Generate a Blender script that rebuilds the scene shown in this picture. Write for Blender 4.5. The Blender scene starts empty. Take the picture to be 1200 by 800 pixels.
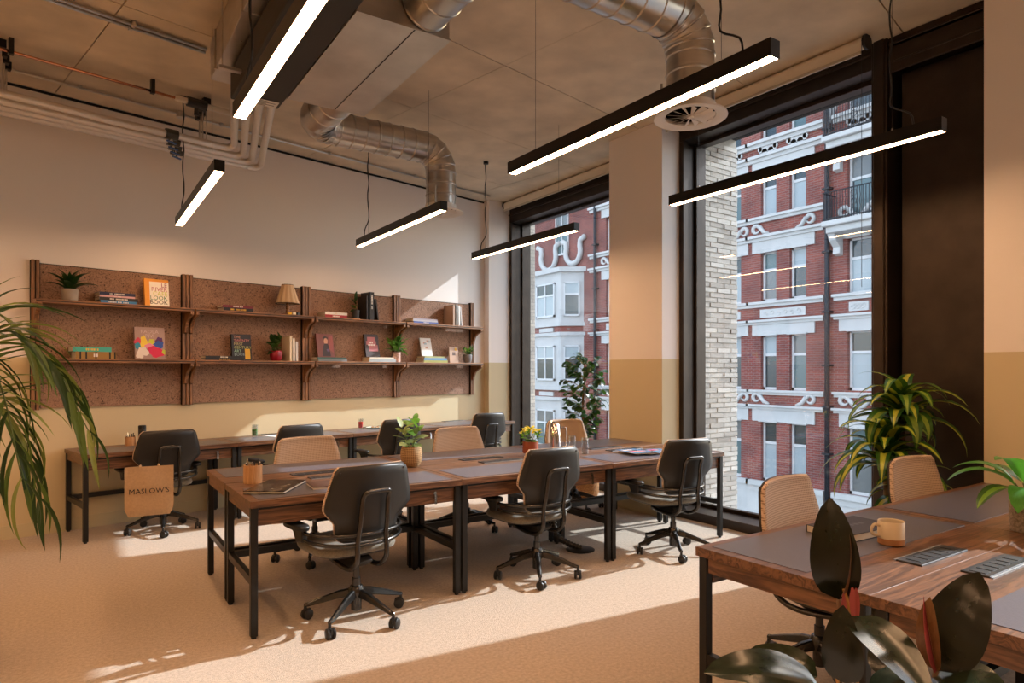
import bpy, math, random
from mathutils import Vector, Matrix, Quaternion
random.seed(7)
SC = bpy.context.scene
COL = SC.collection
PI = math.pi
# ------------------------------------------------------------------ camera
FPX, CAMH, HORY, YAW = 767.0, 1.44, 434.0, math.radians(33.9)
cd = bpy.data.cameras.new('camera'); cam = bpy.data.objects.new('camera', cd); COL.objects.link(cam)
cam.location = (0, 0, CAMH); cam.rotation_euler = (PI/2, 0, -YAW)
cd.sensor_width = 36; cd.lens = FPX/1200*36; cd.shift_y = (HORY-400)/1200; cd.clip_start = 0.05; cd.clip_end = 300
SC.camera = cam
# ------------------------------------------------------------------ sky, sun, exposure
SUN_TRAVEL = Vector((-1, 0.10, -0.67)).normalized()
w = bpy.data.worlds.new('sky'); SC.world = w; w.use_nodes = True
nt = w.node_tree; nt.nodes.clear()
out = nt.nodes.new('ShaderNodeOutputWorld'); bg = nt.nodes.new('ShaderNodeBackground')
sky = nt.nodes.new('ShaderNodeTexSky'); sky.sky_type = 'NISHITA'; sky.sun_disc = False
sky.sun_elevation = math.radians(33.7); sky.sun_rotation = math.radians(95.7); sky.altitude = 20; sky.dust_density = 1.5
tc = nt.nodes.new('ShaderNodeTexCoord'); nz = nt.nodes.new('ShaderNodeTexNoise'); nz.inputs['Scale'].default_value = 2.2; nz.inputs['Detail'].default_value = 5
rp = nt.nodes.new('ShaderNodeValToRGB'); rp.color_ramp.elements[0].position = .42; rp.color_ramp.elements[1].position = .68
mx = nt.nodes.new('ShaderNodeMix'); mx.data_type = 'RGBA'; mx.inputs[7].default_value = (8.2, 9, 10.4, 1)
nt.links.new(tc.outputs['Generated'], nz.inputs['Vector']); nt.links.new(nz.outputs['Fac'], rp.inputs['Fac'])
nt.links.new(rp.outputs['Color'], mx.inputs[0]); nt.links.new(sky.outputs['Color'], mx.inputs[6])
nt.links.new(mx.outputs[2], bg.inputs['Color']); nt.links.new(bg.outputs[0], out.inputs[0])
bg.inputs['Strength'].default_value = 0.38
sl = bpy.data.lights.new('sun', 'SUN'); sun = bpy.data.objects.new('sun', sl); COL.objects.link(sun)
sl.energy = 5.8; sl.angle = math.radians(0.6); sl.color = (.93, .98, 1.05)
sun.rotation_euler = SUN_TRAVEL.to_track_quat('-Z', 'Y').to_euler()
SC.view_settings.view_transform = 'Standard'; SC.view_settings.look = 'None'; SC.view_settings.exposure = 0.22; SC.view_settings.gamma = 1
SC.cycles.use_denoising = True; SC.cycles.max_bounces = 10; SC.cycles.diffuse_bounces = 8; SC.cycles.transparent_max_bounces = 16; SC.cycles.sample_clamp_indirect = 6
SC.cycles.caustics_reflective = False; SC.cycles.caustics_refractive = False
LAMP_L = 44.0
LAMP_C = (1.0, .56, .285)

# ------------------------------------------------------------------ photo geometry helpers
_F = Vector((math.sin(YAW), math.cos(YAW))); _R = Vector((math.cos(YAW), -math.sin(YAW)))
def ray(px): return _F + (px-600)/FPX*_R
def atz(px, py, z):
    d = (CAMH-z)*FPX/(py-HORY); p = ray(px)*d; return Vector((p.x, p.y, z))
def atx(px, py, X):
    r = ray(px); d = X/r.x; return Vector((X, r.y*d, CAMH-(py-HORY)/FPX*d))
def aty(px, py, Y):
    r = ray(px); d = Y/r.y; return Vector((r.x*d, Y, CAMH-(py-HORY)/FPX*d))
W0 = Vector((-0.508, 7.028)); WA = math.radians(11.74)
WD = Vector((math.cos(WA), math.sin(WA))); WN = Vector((-math.sin(WA), math.cos(WA)))
def wallt(px, off=0.0):            # distance along the back wall of the plane `off` in front of it
    r = ray(px); q = W0 - WN*off; t = q.dot(WN)/r.dot(WN); return (r*t-W0).dot(WD), t
def wallz(px, py, off=0.0):
    t, d = wallt(px, off); return CAMH-(py-HORY)/FPX*d
def wp(t, off, z):                 # point at t along the back wall, off in front of it
    p = W0 + WD*t - WN*off; return Vector((p.x, p.y, z))
CEIL = 3.9

# ------------------------------------------------------------------ mesh helpers
class MB:
    def __init__(s): s.v = []; s.f = []; s.m = []; s.mi = 0
    def add(s, vs, fs, M=None):
        n = len(s.v)
        s.v += [tuple(M @ Vector(p)) if M else tuple(p) for p in vs]
        s.f += [tuple(i+n for i in f) for f in fs]; s.m += [s.mi]*len(fs)
        return s
    def box(s, x0, x1, y0, y1, z0, z1, M=None):
        return s.add([(x0,y0,z0),(x1,y0,z0),(x1,y1,z0),(x0,y1,z0),(x0,y0,z1),(x1,y0,z1),(x1,y1,z1),(x0,y1,z1)],
              [(0,3,2,1),(4,5,6,7),(0,1,5,4),(1,2,6,5),(2,3,7,6),(3,0,4,7)], M)
    def prism(s, poly, h0, h1, M=None, axis='z'):
        n = len(poly)
        def P(a, b, h): return {'z': (a,b,h), 'y': (a,h,b), 'x': (h,a,b)}[axis]
        vs = [P(a,b,h0) for a,b in poly]+[P(a,b,h1) for a,b in poly]
        fs = [tuple(range(n))[::-1], tuple(range(n, 2*n))]+[(i,(i+1)%n,(i+1)%n+n,i+n) for i in range(n)]
        return s.add(vs, fs, M)
    def tube(s, pts, r, n=8, caps=True, closed=False, M=None):
        pts = [Vector(p) for p in pts]; k = len(pts)
        rs = r if isinstance(r, (list, tuple)) else [r]*k
        T = []
        for i in range(k):
            a = pts[i-1] if (i or closed) else pts[i]; b = pts[(i+1) % k] if (i < k-1 or closed) else pts[i]
            T.append((b-a).normalized() if (b-a).length > 1e-9 else Vector((0,0,1)))
        u = T[0].orthogonal().normalized(); vs = []
        for i in range(k):
            u = u - T[i]*u.dot(T[i])
            u = u.normalized() if u.length > 1e-6 else T[i].orthogonal().normalized()
            w_ = T[i].cross(u)
            for j in range(n):
                a = 2*PI*j/n; vs.append(pts[i]+(u*math.cos(a)+w_*math.sin(a))*rs[i])
        fs = []
        for i in range(k if closed else k-1):
            for j in range(n):
                a, b = i*n+j, i*n+(j+1) % n; c = ((i+1) % k)*n
                fs.append((a, b, c+(j+1) % n, c+j))
        if caps and not closed: fs += [tuple(range(n))[::-1], tuple(range((k-1)*n, k*n))]
        return s.add(vs, fs, M)
    def lathe(s, prof, n=20, c=(0,0,0), M=None, ripple=None, caps=True):
        vs = []; fs = []; k = len(prof)
        for i, (r, z) in enumerate(prof):
            for j in range(n):
                a = 2*PI*j/n; rr = r*(1+(ripple(a, z) if ripple else 0))
                vs.append((c[0]+rr*math.cos(a), c[1]+rr*math.sin(a), c[2]+z))
        for i in range(k-1):
            for j in range(n): fs.append((i*n+j, i*n+(j+1) % n, (i+1)*n+(j+1) % n, (i+1)*n+j))
        if caps and prof[0][0] > 1e-6: fs.append(tuple(range(n))[::-1])
        if caps and prof[-1][0] > 1e-6: fs.append(tuple(range((k-1)*n, k*n)))
        return s.add(vs, fs, M)
    def cyl(s, x, y, z0, z1, r, n=12, M=None): return s.lathe([(r,z0),(r,z1)], n, (x,y,0), M)
    def grid(s, P, nu, nv, M=None, thick=None):
        vs = [P(i/nu, j/nv) for j in range(nv+1) for i in range(nu+1)]
        fs = [(j*(nu+1)+i, j*(nu+1)+i+1, (j+1)*(nu+1)+i+1, (j+1)*(nu+1)+i) for j in range(nv) for i in range(nu)]
        return s.add(vs, fs, M)
    def build(s, name, mat=None, parent=None, smooth=False, bevel=0, solid=0, seg=1, auto=None):
        me = bpy.data.meshes.new(name); me.from_pydata(s.v, [], s.f)
        mats = mat if isinstance(mat, (list, tuple)) else [mat]
        for m in mats: me.materials.append(m)
        if len(mats) > 1: me.polygons.foreach_set('material_index', s.m)
        if smooth: me.polygons.foreach_set('use_smooth', [True]*len(me.polygons))
        me.update()
        return link(name, me, parent, bevel, solid, seg, auto)
def link(name, me, parent=None, bevel=0, solid=0, seg=1, auto=None):
    o = bpy.data.objects.new(name, me); COL.objects.link(o)
    if parent: o.parent = parent
    if solid:
        m = o.modifiers.new('solid', 'SOLIDIFY'); m.thickness = solid; m.offset = 0
    if bevel:
        m = o.modifiers.new('bevel', 'BEVEL'); m.width = bevel; m.segments = seg; m.limit_method = 'ANGLE'; m.angle_limit = math.radians(40)
    if auto is not None: me.set_sharp_from_angle(angle=math.radians(auto))
    return o
def tag(o, label, cat=None, group=None, kind=None):
    if label: o['label'] = label
    if cat: o['category'] = cat
    if group: o['group'] = group
    if kind: o['kind'] = kind
    return o
def empty(name, loc=(0,0,0), rz=0, label=None, cat=None, group=None, kind=None):
    o = bpy.data.objects.new(name, None); COL.objects.link(o); o.location = loc; o.rotation_euler = (0,0,rz); o.empty_display_size = .1
    return tag(o, label, cat, group, kind)
KIDS = {}
def children(o): return [c for c in bpy.data.objects if c.parent == o]
def kidmap():
    km = {}
    for c in bpy.data.objects:
        if c.parent: km.setdefault(c.parent, []).append(c)
    return km
def copy_tree(o, parent=None, km=None):
    km = km or kidmap()
    c = o.copy(); COL.objects.link(c); c.parent = parent
    for k in km.get(o, []): copy_tree(k, c, km)
    return c
def arc(c, a0, a1, r, n, plane):   # points of an arc; plane = (u, v) unit vectors
    c = Vector(c); u, v = Vector(plane[0]), Vector(plane[1])
    return [c+u*math.cos(a0+(a1-a0)*i/n)*r+v*math.sin(a0+(a1-a0)*i/n)*r for i in range(n+1)]
def smoothpath(pts, n=6):          # Catmull-Rom through the points
    P = [Vector(p) for p in pts]; P = [P[0]*2-P[1]]+P+[P[-1]*2-P[-2]]; o = []
    for i in range(1, len(P)-2):
        a, b, c, d = P[i-1:i+3]
        for k in range(n):
            t = k/n; o.append(.5*((2*b)+(c-a)*t+(2*a-5*b+4*c-d)*t*t+(3*b-a-3*c+d)*t**3))
    return o+[P[-2]]
def text(name, body, size, mat, parent, loc, rot, align='CENTER', ext=.0004, ysc=1.0):
    cu = bpy.data.curves.new(name, 'FONT'); cu.body = body; cu.size = size; cu.align_x = align; cu.align_y = 'CENTER'; cu.extrude = ext; cu.resolution_u = 2
    cu.materials.append(mat); o = bpy.data.objects.new(name, cu); COL.objects.link(o); o.parent = parent; o.location = loc; o.rotation_euler = rot; o.scale = (1, ysc, 1)
    TEXTS.append(o); return o
TEXTS = []
def bake_texts():                  # lettering becomes plain mesh
    bpy.context.view_layer.update(); dg = bpy.context.evaluated_depsgraph_get()
    for o in TEXTS:
        me = bpy.data.meshes.new_from_object(o.evaluated_get(dg)); n = bpy.data.objects.new('lettering', me); nm = o.name.split('.')[0]
        COL.objects.link(n); n.parent = o.parent; n.location = o.location; n.rotation_euler = o.rotation_euler; n.scale = o.scale
        bpy.data.objects.remove(o); n.name = nm

# ------------------------------------------------------------------ materials
MATS = {}
class NT:
    def __init__(s, m): s.t = m.node_tree; s.p = s.t.nodes['Principled BSDF']
    def n(s, typ, **kw):
        nd = s.t.nodes.new('ShaderNode'+typ)
        for k, v in kw.items():
            if k in nd.inputs: nd.inputs[k].default_value = v
            else: setattr(nd, k, v)
        return nd
    def l(s, a, b): s.t.links.new(a, b)
def mat(name, col=(.5,.5,.5), rough=.5, metal=0, spec=.5, noise=None, bump=None, coat=0, sheen=0, emit=None, emits=0, trans=0, ior=1.45, sss=0):
    """noise=(scale, amount, detail, stretch xyz); bump=(scale, strength)"""
    if name in MATS: return MATS[name]
    m = bpy.data.materials.new(name); m.use_nodes = True; MATS[name] = m
    T = NT(m); p = T.p
    p.inputs['Base Color'].default_value = (*col, 1); p.inputs['Roughness'].default_value = rough; p.inputs['Metallic'].default_value = metal
    p.inputs['Specular IOR Level'].default_value = spec; p.inputs['Coat Weight'].default_value = coat; p.inputs['Sheen Weight'].default_value = sheen
    p.inputs['Transmission Weight'].default_value = trans; p.inputs['IOR'].default_value = ior
    if emit: p.inputs['Emission Color'].default_value = (*emit, 1); p.inputs['Emission Strength'].default_value = emits
    tcn = None
    if noise or bump: tcn = T.n('TexCoord')
    if noise:
        sc_, am, det, st = noise; mp = T.n('Mapping'); mp.inputs['Scale'].default_value = st; T.l(tcn.outputs['Object'], mp.inputs[0])
        nn = T.n('TexNoise', Scale=sc_, Detail=det); T.l(mp.outputs[0], nn.inputs['Vector'])
        r = T.n('ValToRGB'); r.color_ramp.elements[0].position = .3; r.color_ramp.elements[1].position = .7
        r.color_ramp.elements[0].color = (*[c*(1-am) for c in col], 1); r.color_ramp.elements[1].color = (*[min(1, c*(1+am)) for c in col], 1)
        T.l(nn.outputs['Fac'], r.inputs[0]); T.l(r.outputs[0], p.inputs['Base Color'])
    if bump:
        bn = T.n('TexNoise', Scale=bump[0], Detail=4.0); T.l(tcn.outputs['Object'], bn.inputs['Vector'])
        b = T.n('Bump', Strength=bump[1]); b.inputs['Distance'].default_value = .01; T.l(bn.outputs['Fac'], b.inputs['Height']); T.l(b.outputs[0], p.inputs['Normal'])
    return m
def wood(name, c1, c2, rough=.45, scale=1.0, axis=0, coat=.15):
    if name in MATS: return MATS[name]
    m = bpy.data.materials.new(name); m.use_nodes = True; MATS[name] = m; T = NT(m)
    tcn = T.n('TexCoord'); mp = T.n('Mapping'); st = [14, 14, 14]; st[axis] = 1.2
    mp.inputs['Scale'].default_value = [k*scale for k in st]; T.l(tcn.outputs['Object'], mp.inputs[0])
    wv = T.n('TexNoise', Scale=1.6, Detail=3.0, Distortion=1.2); T.l(mp.outputs[0], wv.inputs['Vector'])
    fn = T.n('TexNoise', Scale=9.0, Detail=4.0); T.l(mp.outputs[0], fn.inputs['Vector'])
    mth = T.n('Math', operation='MULTIPLY'); mth.inputs[1].default_value = 7.0; T.l(wv.outputs['Fac'], mth.inputs[0])
    fr = T.n('Math', operation='PINGPONG'); fr.inputs[1].default_value = 1.0; T.l(mth.outputs[0], fr.inputs[0])
    ad = T.n('Math', operation='MULTIPLY_ADD'); ad.inputs[1].default_value = .55; T.l(fr.outputs[0], ad.inputs[0]); 
    m2 = T.n('Math', operation='MULTIPLY'); m2.inputs[1].default_value = .5; T.l(fn.outputs['Fac'], m2.inputs[0]); T.l(m2.outputs[0], ad.inputs[2])
    r = T.n('ValToRGB'); r.color_ramp.elements[0].color = (*c1, 1); r.color_ramp.elements[1].color = (*c2, 1); r.color_ramp.elements[0].position = .15; r.color_ramp.elements[1].position = .85
    T.l(ad.outputs[0], r.inputs[0]); T.l(r.outputs[0], T.p.inputs['Base Color']); T.p.inputs['Roughness'].default_value = rough; T.p.inputs['Coat Weight'].default_value = coat; T.p.inputs['Coat Roughness'].default_value = .3
    b = T.n('Bump', Strength=.25); b.inputs['Distance'].default_value = .003; T.l(ad.outputs[0], b.inputs['Height']); T.l(b.outputs[0], T.p.inputs['Normal'])
    return m
def glassmat(name, tint=(1,1,1), refl=1.0, rough=0.0, ior=1.5):
    if name in MATS: return MATS[name]
    m = bpy.data.materials.new(name); m.use_nodes = True; MATS[name] = m; t = m.node_tree; t.nodes.clear()
    o = t.nodes.new('ShaderNodeOutputMaterial'); tr = t.nodes.new('ShaderNodeBsdfTransparent'); gl = t.nodes.new('ShaderNodeBsdfGlossy'); fr = t.nodes.new('ShaderNodeFresnel'); mxn = t.nodes.new('ShaderNodeMixShader')
    tr.inputs[0].default_value = (*tint, 1); gl.inputs['Roughness'].default_value = rough; fr.inputs['IOR'].default_value = ior; gl.inputs[0].default_value = (refl, refl, refl, 1)
    gg = t.nodes.new('ShaderNodeNewGeometry'); mi = t.nodes.new('ShaderNodeMix'); mi.inputs[2].default_value = ior; mi.inputs[3].default_value = 1/ior   # same Fresnel on both faces of a pane
    t.links.new(gg.outputs['Backfacing'], mi.inputs[0]); t.links.new(mi.outputs[0], fr.inputs['IOR'])
    t.links.new(fr.outputs[0], mxn.inputs[0]); t.links.new(tr.outputs[0], mxn.inputs[1]); t.links.new(gl.outputs[0], mxn.inputs[2]); t.links.new(mxn.outputs[0], o.inputs[0])
    return m
def paint(name):   # two-tone wall paint: pale above a 1.56 m line, olive cream below
    m = bpy.data.materials.new(name); m.use_nodes = True; MATS[name] = m; T = NT(m)
    g = T.n('NewGeometry'); sx = T.n('SeparateXYZ'); T.l(g.outputs['Position'], sx.inputs[0])
    c = T.n('Math', operation='GREATER_THAN'); c.inputs[1].default_value = 1.555; T.l(sx.outputs['Z'], c.inputs[0])
    mxn = T.n('Mix', data_type='RGBA'); mxn.inputs[6].default_value = (.62, .53, .345, 1); mxn.inputs[7].default_value = (.84, .79, .75, 1)
    T.l(c.outputs[0], mxn.inputs[0]); T.l(mxn.outputs[2], T.p.inputs['Base Color']); T.p.inputs['Roughness'].default_value = .75; T.p.inputs['Specular IOR Level'].default_value = .25
    n_ = T.n('TexNoise', Scale=90.0, Detail=3.0); b = T.n('Bump', Strength=.06); b.inputs['Distance'].default_value = .004; T.l(g.outputs['Position'], n_.inputs['Vector']); T.l(n_.outputs['Fac'], b.inputs['Height']); T.l(b.outputs[0], T.p.inputs['Normal'])
    return m
def brickmat(name, c1, c2, mortar, sc_, bw=.5, rh=.25, axes='yz', ms=.02):
    m = bpy.data.materials.new(name); m.use_nodes = True; MATS[name] = m; T = NT(m)
    g = T.n('NewGeometry'); sx = T.n('SeparateXYZ'); T.l(g.outputs['Position'], sx.inputs[0]); cb = T.n('CombineXYZ')
    ad = T.n('Math', operation='ADD'); T.l(sx.outputs['X'], ad.inputs[0]); T.l(sx.outputs['Y'], ad.inputs[1])
    T.l(ad.outputs[0], cb.inputs[0]); T.l(sx.outputs['Z'], cb.inputs[1])
    b = T.n('TexBrick', Scale=sc_); b.inputs['Color1'].default_value = (*c1, 1); b.inputs['Color2'].default_value = (*c2, 1); b.inputs['Mortar'].default_value = (*mortar, 1)
    b.inputs['Mortar Size'].default_value = ms; b.inputs['Brick Width'].default_value = bw; b.inputs['Row Height'].default_value = rh; b.inputs['Bias'].default_value = 0
    T.l(cb.outputs[0], b.inputs['Vector'])
    n_ = T.n('TexNoise', Scale=1.3, Detail=4.0); T.l(g.outputs['Position'], n_.inputs['Vector']); r = T.n('ValToRGB'); r.color_ramp.elements[0].color = (.75,.75,.78,1); r.color_ramp.elements[1].color = (1.15,1.12,1.1,1); r.color_ramp.elements[0].position=.35; r.color_ramp.elements[1].position=.65
    T.l(n_.outputs['Fac'], r.inputs[0]); mm = T.n('Mix', data_type='RGBA', blend_type='MULTIPLY'); mm.inputs[0].default_value = 1; T.l(b.outputs['Color'], mm.inputs[6]); T.l(r.outputs[0], mm.inputs[7])
    T.l(mm.outputs[2], T.p.inputs['Base Color']); T.p.inputs['Roughness'].default_value = .85
    bp = T.n('Bump', Strength=.3, invert=True); bp.inputs['Distance'].default_value = .01; T.l(b.outputs['Fac'], bp.inputs['Height']); T.l(bp.outputs[0], T.p.inputs['Normal'])
    return m

M_PAINT = paint('wall_paint')
M_CARPET = mat('carpet', (.465,.375,.288), .95, spec=.1, noise=(55, .16, 6, (1,1,1)), bump=(170, .5), sheen=.2)
M_CONC = mat('concrete', (.66,.56,.42), .8, spec=.25, noise=(2.6, .16, 9, (1,1,1)), bump=(14, .08))
M_DARK = mat('shadow_gap', (.012,.011,.010), .8)
M_BRONZE = mat('bronze_frame', (.045,.032,.024), .38, metal=.55, noise=(6, .2, 3, (1,1,1)))
M_BLACK = mat('black_metal', (.018,.017,.016), .4, metal=.3)
M_BLACKP = mat('black_plastic', (.02,.019,.018), .42)
M_GLASS = glassmat('window_glass', (.97,.985,.98), 1.0)
M_WHITE = mat('white_enamel', (.8,.77,.72), .4)
M_GALV = mat('galvanised_steel', (.60,.57,.53), .34, metal=.95, noise=(4, .12, 5, (1,1,3)))
M_STEEL = mat('polished_steel', (.72,.71,.70), .12, metal=1)
M_WOOD = wood('smoked_oak', (.050,.021,.010), (.215,.100,.047), .36)
M_WOODY = wood('smoked_oak_side', (.050,.021,.010), (.215,.100,.047), .36, axis=1)
M_WOODZ = wood('smoked_oak_upright', (.07,.028,.012), (.25,.11,.045), .45, axis=2)
M_LEATHER = mat('grey_desk_leather', (.115,.114,.142), .32, noise=(120, .1, 3, (1,1,1)), bump=(300, .12))
M_CREAM = mat('cream_blind', (.80,.72,.60), .7)
# ================================================================== the room
def bwy(x): return W0.y + (x-W0.x)*math.tan(WA)
XL, YF = -4.5, -3.5
def S(o, label): return tag(o, label, None, None, 'structure')
mb = MB(); mb.prism([(XL,YF),(5.6,YF),(5.6,bwy(5.6)),(XL,bwy(XL))], -.15, 0); S(mb.build('floor', M_CARPET), 'beige loop pile carpet covering the office floor')
MWALL = Matrix.Translation((W0.x, W0.y, 0)) @ Matrix.Rotation(WA, 4, 'Z')
mb = MB(); mb.box(-4.4, 6.6, 0, .2, 0, CEIL+.2, MWALL); S(mb.build('wall_back', M_PAINT), 'two-tone painted wall behind the wooden shelving')
mb = MB(); mb.box(-4.4, 5.62, -.012, 0, 0, .115, MWALL); S(mb.build('baseboard_back', mat('baseboard_paint', (.58,.51,.33), .55)), 'low cream baseboard along the shelving wall')
mb = MB(); mb.box(-4.4, 5.62, -.006, 0, CEIL-.022, CEIL, MWALL); S(mb.build('trim_1', M_DARK), 'dark shadow gap between shelving wall and ceiling')
mb = MB(); mb.box(XL-.2, XL, YF, bwy(XL), 0, CEIL+.2); S(mb.build('wall_left', M_PAINT), 'painted side wall opposite the windows')
mb = MB(); mb.box(XL-.2, 5.8, YF-.2, YF, 0, CEIL+.2); S(mb.build('wall_front', M_PAINT), 'painted wall facing the shelving wall')
# window wall: pillars between the windows
mb = MB(); mb.box(4.8, 5.40, 4.504, 5.265, 0, CEIL+.02); S(mb.build('wall_right_pillar', M_PAINT), 'two-tone painted pillar between the two tall windows')
mb = MB(); mb.box(4.8, 5.40, 1.015, 1.776, 0, CEIL+.02); S(mb.build('wall_right_pier', M_PAINT), 'two-tone painted pillar beside the dark bronze panel')
mb = MB(); mb.box(5.0, 5.71, 8.04, 8.7, 0, CEIL+.02); S(mb.build('wall_right_corner', M_PAINT), 'narrow painted pilaster in the room corner by the window')
mb = MB(); mb.box(4.8, 5.95, YF, -1.7, 0, CEIL+.02); S(mb.build('wall_right', M_PAINT), 'painted window wall beyond the last window')
for i, (x0, y0, y1) in enumerate(((4.79, 4.504, 5.265), (4.79, 1.015, 1.776))):
    mb = MB(); mb.box(x0, 4.8, y0, y1, 0, .115); S(mb.build('baseboard_right', MATS['baseboard_paint']), 'low cream baseboard around a window pillar')
# ceiling: a slab with cast panels hung under it, joints between them
ceil_root = S(empty('ceiling', (0,0,CEIL)), 'exposed board-cast concrete ceiling with panel joints')
mb = MB(); mb.prism([(XL,YF),(5.95,YF),(5.95,bwy(5.95)),(XL,bwy(XL))], .02, .2); mb.build('slab', M_DARK, ceil_root)
def clip(poly, a, b, c):           # keep a*x+b*y <= c
    o = []
    for i in range(len(poly)):
        p, q = poly[i], poly[(i+1) % len(poly)]; dp, dq = a*p[0]+b*p[1]-c, a*q[0]+b*q[1]-c
        if dp <= 0: o.append(p)
        if dp*dq < 0:
            t = dp/(dp-dq); o.append((p[0]+(q[0]-p[0])*t, p[1]+(q[1]-p[1])*t))
    return o
for i in range(-4, 4):
    for j in range(-8, 5):
        a0, a1, b0, b1 = i*2.42+.004, (i+1)*2.42-.004, j*1.22+.004, (j+1)*1.22-.004
        P = [(2.90+WD.x*a+WN.x*b, 4.42+WD.y*a+WN.y*b) for a, b in ((a0,b0),(a1,b0),(a1,b1),(a0,b1))]
        for cl in ((1,0,5.6),(-1,0,-XL),(0,-1,-YF),(WN.x,WN.y,W0.dot(WN)-.004)):
            P = clip(P, *cl)
            if len(P) < 3: break
        if len(P) >= 3:
            mb = MB(); mb.prism(P, random.choice((0, .0015, .003)), .03); mb.build('concrete_panel', M_CONC, ceil_root)

# ------------------------------------------------------------------ windows
def window(n, xf, y0, y1, zh, label, mull=None):
    """bronze frame from xf outwards between y0 and y1, head at zh"""
    r = S(empty('window_%d' % n, (xf, (y0+y1)/2, 0)), label); r.matrix_basis = Matrix.Identity(4)
    B = lambda nm, *a: MB().box(*a).build(nm, M_BRONZE, r, bevel=.004)
    xg = xf+.2
    # far jamb: stepped profile
    B('jamb', xf, xf+.07, y1-.055, y1, 0, zh); B('jamb', xf+.07, xg-.01, y1-.03, y1, 0, zh); B('jamb', xg-.01, xg+.02, y1-.06, y1, .09, zh); B('jamb', xg+.02, xf+.36, y1-.035, y1, 0, zh)
    B('jamb', xf, xf+.36, y0, y0+.06, 0, zh)
    B('header', xf, xf+.36, y0, y1, zh, CEIL+.025); B('header_rail', xf-.02, xf, y0, y1, zh+.10, zh+.125); B('header_rail', xg-.03, xg+.03, y0+.06, y1-.06, zh-.035, zh)
    B('sill', xf-.09, xf+.36, y0, y1, -.02, .085); B('sill_rail', xg-.03, xg+.03, y0+.06, y1-.06, .085, .12)
    yb = y0+.06
    if mull:
        m0, m1 = mull                          # mullion, then a solid bronze panel down to y0
        B('mullion', xf-.04, xf+.3, m0, m1, 0, CEIL); B('mullion', xf-.055, xf-.04, m0+.02, m1-.02, 0, CEIL)
        B('panel_header', xf-.02, xf, y0, m0, zh-.08, CEIL); B('header_rail', xf-.03, xf-.02, y0, m0, zh-.015, zh); B('header_rail', xf-.03, xf-.02, y0, m0, zh+.12, zh+.135)
        B('bronze_panel', xf+.07, xf+.12, y0, m0-.05, 0, zh-.08); B('panel_back', xf+.18, xf+.24, y0, m0, 0, zh); B('panel_edge', xf+.02, xf+.07, y0, y0+.03, 0, zh-.08)
        yb = m1
    MB().box(xg-.006, xg+.006, yb, y1-.06, .12, zh-.03).build('pane', M_GLASS, r)
    return r
window(1, 5.357, 5.265, 8.04, 3.61, 'tall bronze-framed window beside the corner pilaster')
window(2, 5.04, 1.776, 4.504, 3.72, 'tall bronze-framed window with a solid dark panel beside it', (2.468, 2.585))
window(3, 5.04, -1.7, 1.015, 3.72, 'tall bronze-framed window past the pillar')
# outer lintels and stone reveals
M_STONE = mat('pale_stone', (.62,.57,.50), .8, noise=(5, .1, 4, (1,1,1)))
mb = MB(); mb.box(5.4, 6.0, -1.7, 4.504, 4.35, 4.8); S(mb.build('wall_outside_lintel', M_STONE), 'pale stone lintel outside the tall window')
mb = MB(); mb.box(5.72, 6.1, 5.265, 8.04, 4.30, 4.8); S(mb.build('wall_outside_lintel', M_STONE), 'pale stone lintel outside the corner window')
# brick pier outside: real bricks on its face toward the window
M_PBRICK = mat('pale_brick', (.66,.61,.53), .85, bump=(40, .5)); T = NT(M_PBRICK); oi = T.n('ObjectInfo'); rr = T.n('ValToRGB'); rr.color_ramp.elements[0].color = (.48,.44,.39,1); rr.color_ramp.elements[1].color = (.78,.74,.67,1)
T.l(oi.outputs['Random'], rr.inputs[0]); T.l(rr.outputs[0], T.p.inputs['Base Color'])
M_MORT = mat('mortar', (.50,.46,.40), .95)
pier = S(empty('wall_outside_pier', (5.4, 4.6, -2)), 'pale brick pier just outside the tall window'); pier.matrix_basis = Matrix.Identity(4)
mb = MB(); mb.box(5.41, 5.95, 1.02, 1.77, -3, 4.5); S(mb.build('wall_outside_pier', M_MORT), 'pale rendered pier outside the window past the pillar')
MB().box(5.41, 5.95, 4.516, 5.25, -2, 4.5).build('mortar_body', M_MORT, pier)
bm_s = MB().box(0,.215,0,.10,0,.043); me_s = bm_s.build('brick', M_PBRICK, pier, bevel=.004); me_s.location = (0,0,-90)
def brickmesh(L):
    o = MB().box(0,L,0,.05,0,.043).build('brick', M_PBRICK); me = o.data; bpy.data.objects.remove(o); return me
bpy.data.objects.remove(me_s)
BM = {.215: brickmesh(.215), .1025: brickmesh(.1025)}
z = -.05; k = 0
while z < 3.80:
    x = 5.405
    for L in ((.215,.215,.1025) if k % 2 == 0 else (.1025,.215,.215)):
        o = link('brick', BM[L], pier); o.location = (x, 4.506+random.uniform(-.006,.004), z+random.uniform(-.002,.002)); x += L+.009
    z += .0525; k += 1
M_PBT = brickmat('pale_brick_far', (.70,.65,.56), (.52,.48,.42), (.45,.42,.37), 1.0, .23, .0525, ms=.006)
mb = MB(); mb.box(5.72, 5.815, 8.03, 8.7, -3, 4.5); S(mb.build('wall_outside_corner', M_PBT), 'pale brick reveal outside the corner window')

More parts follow.
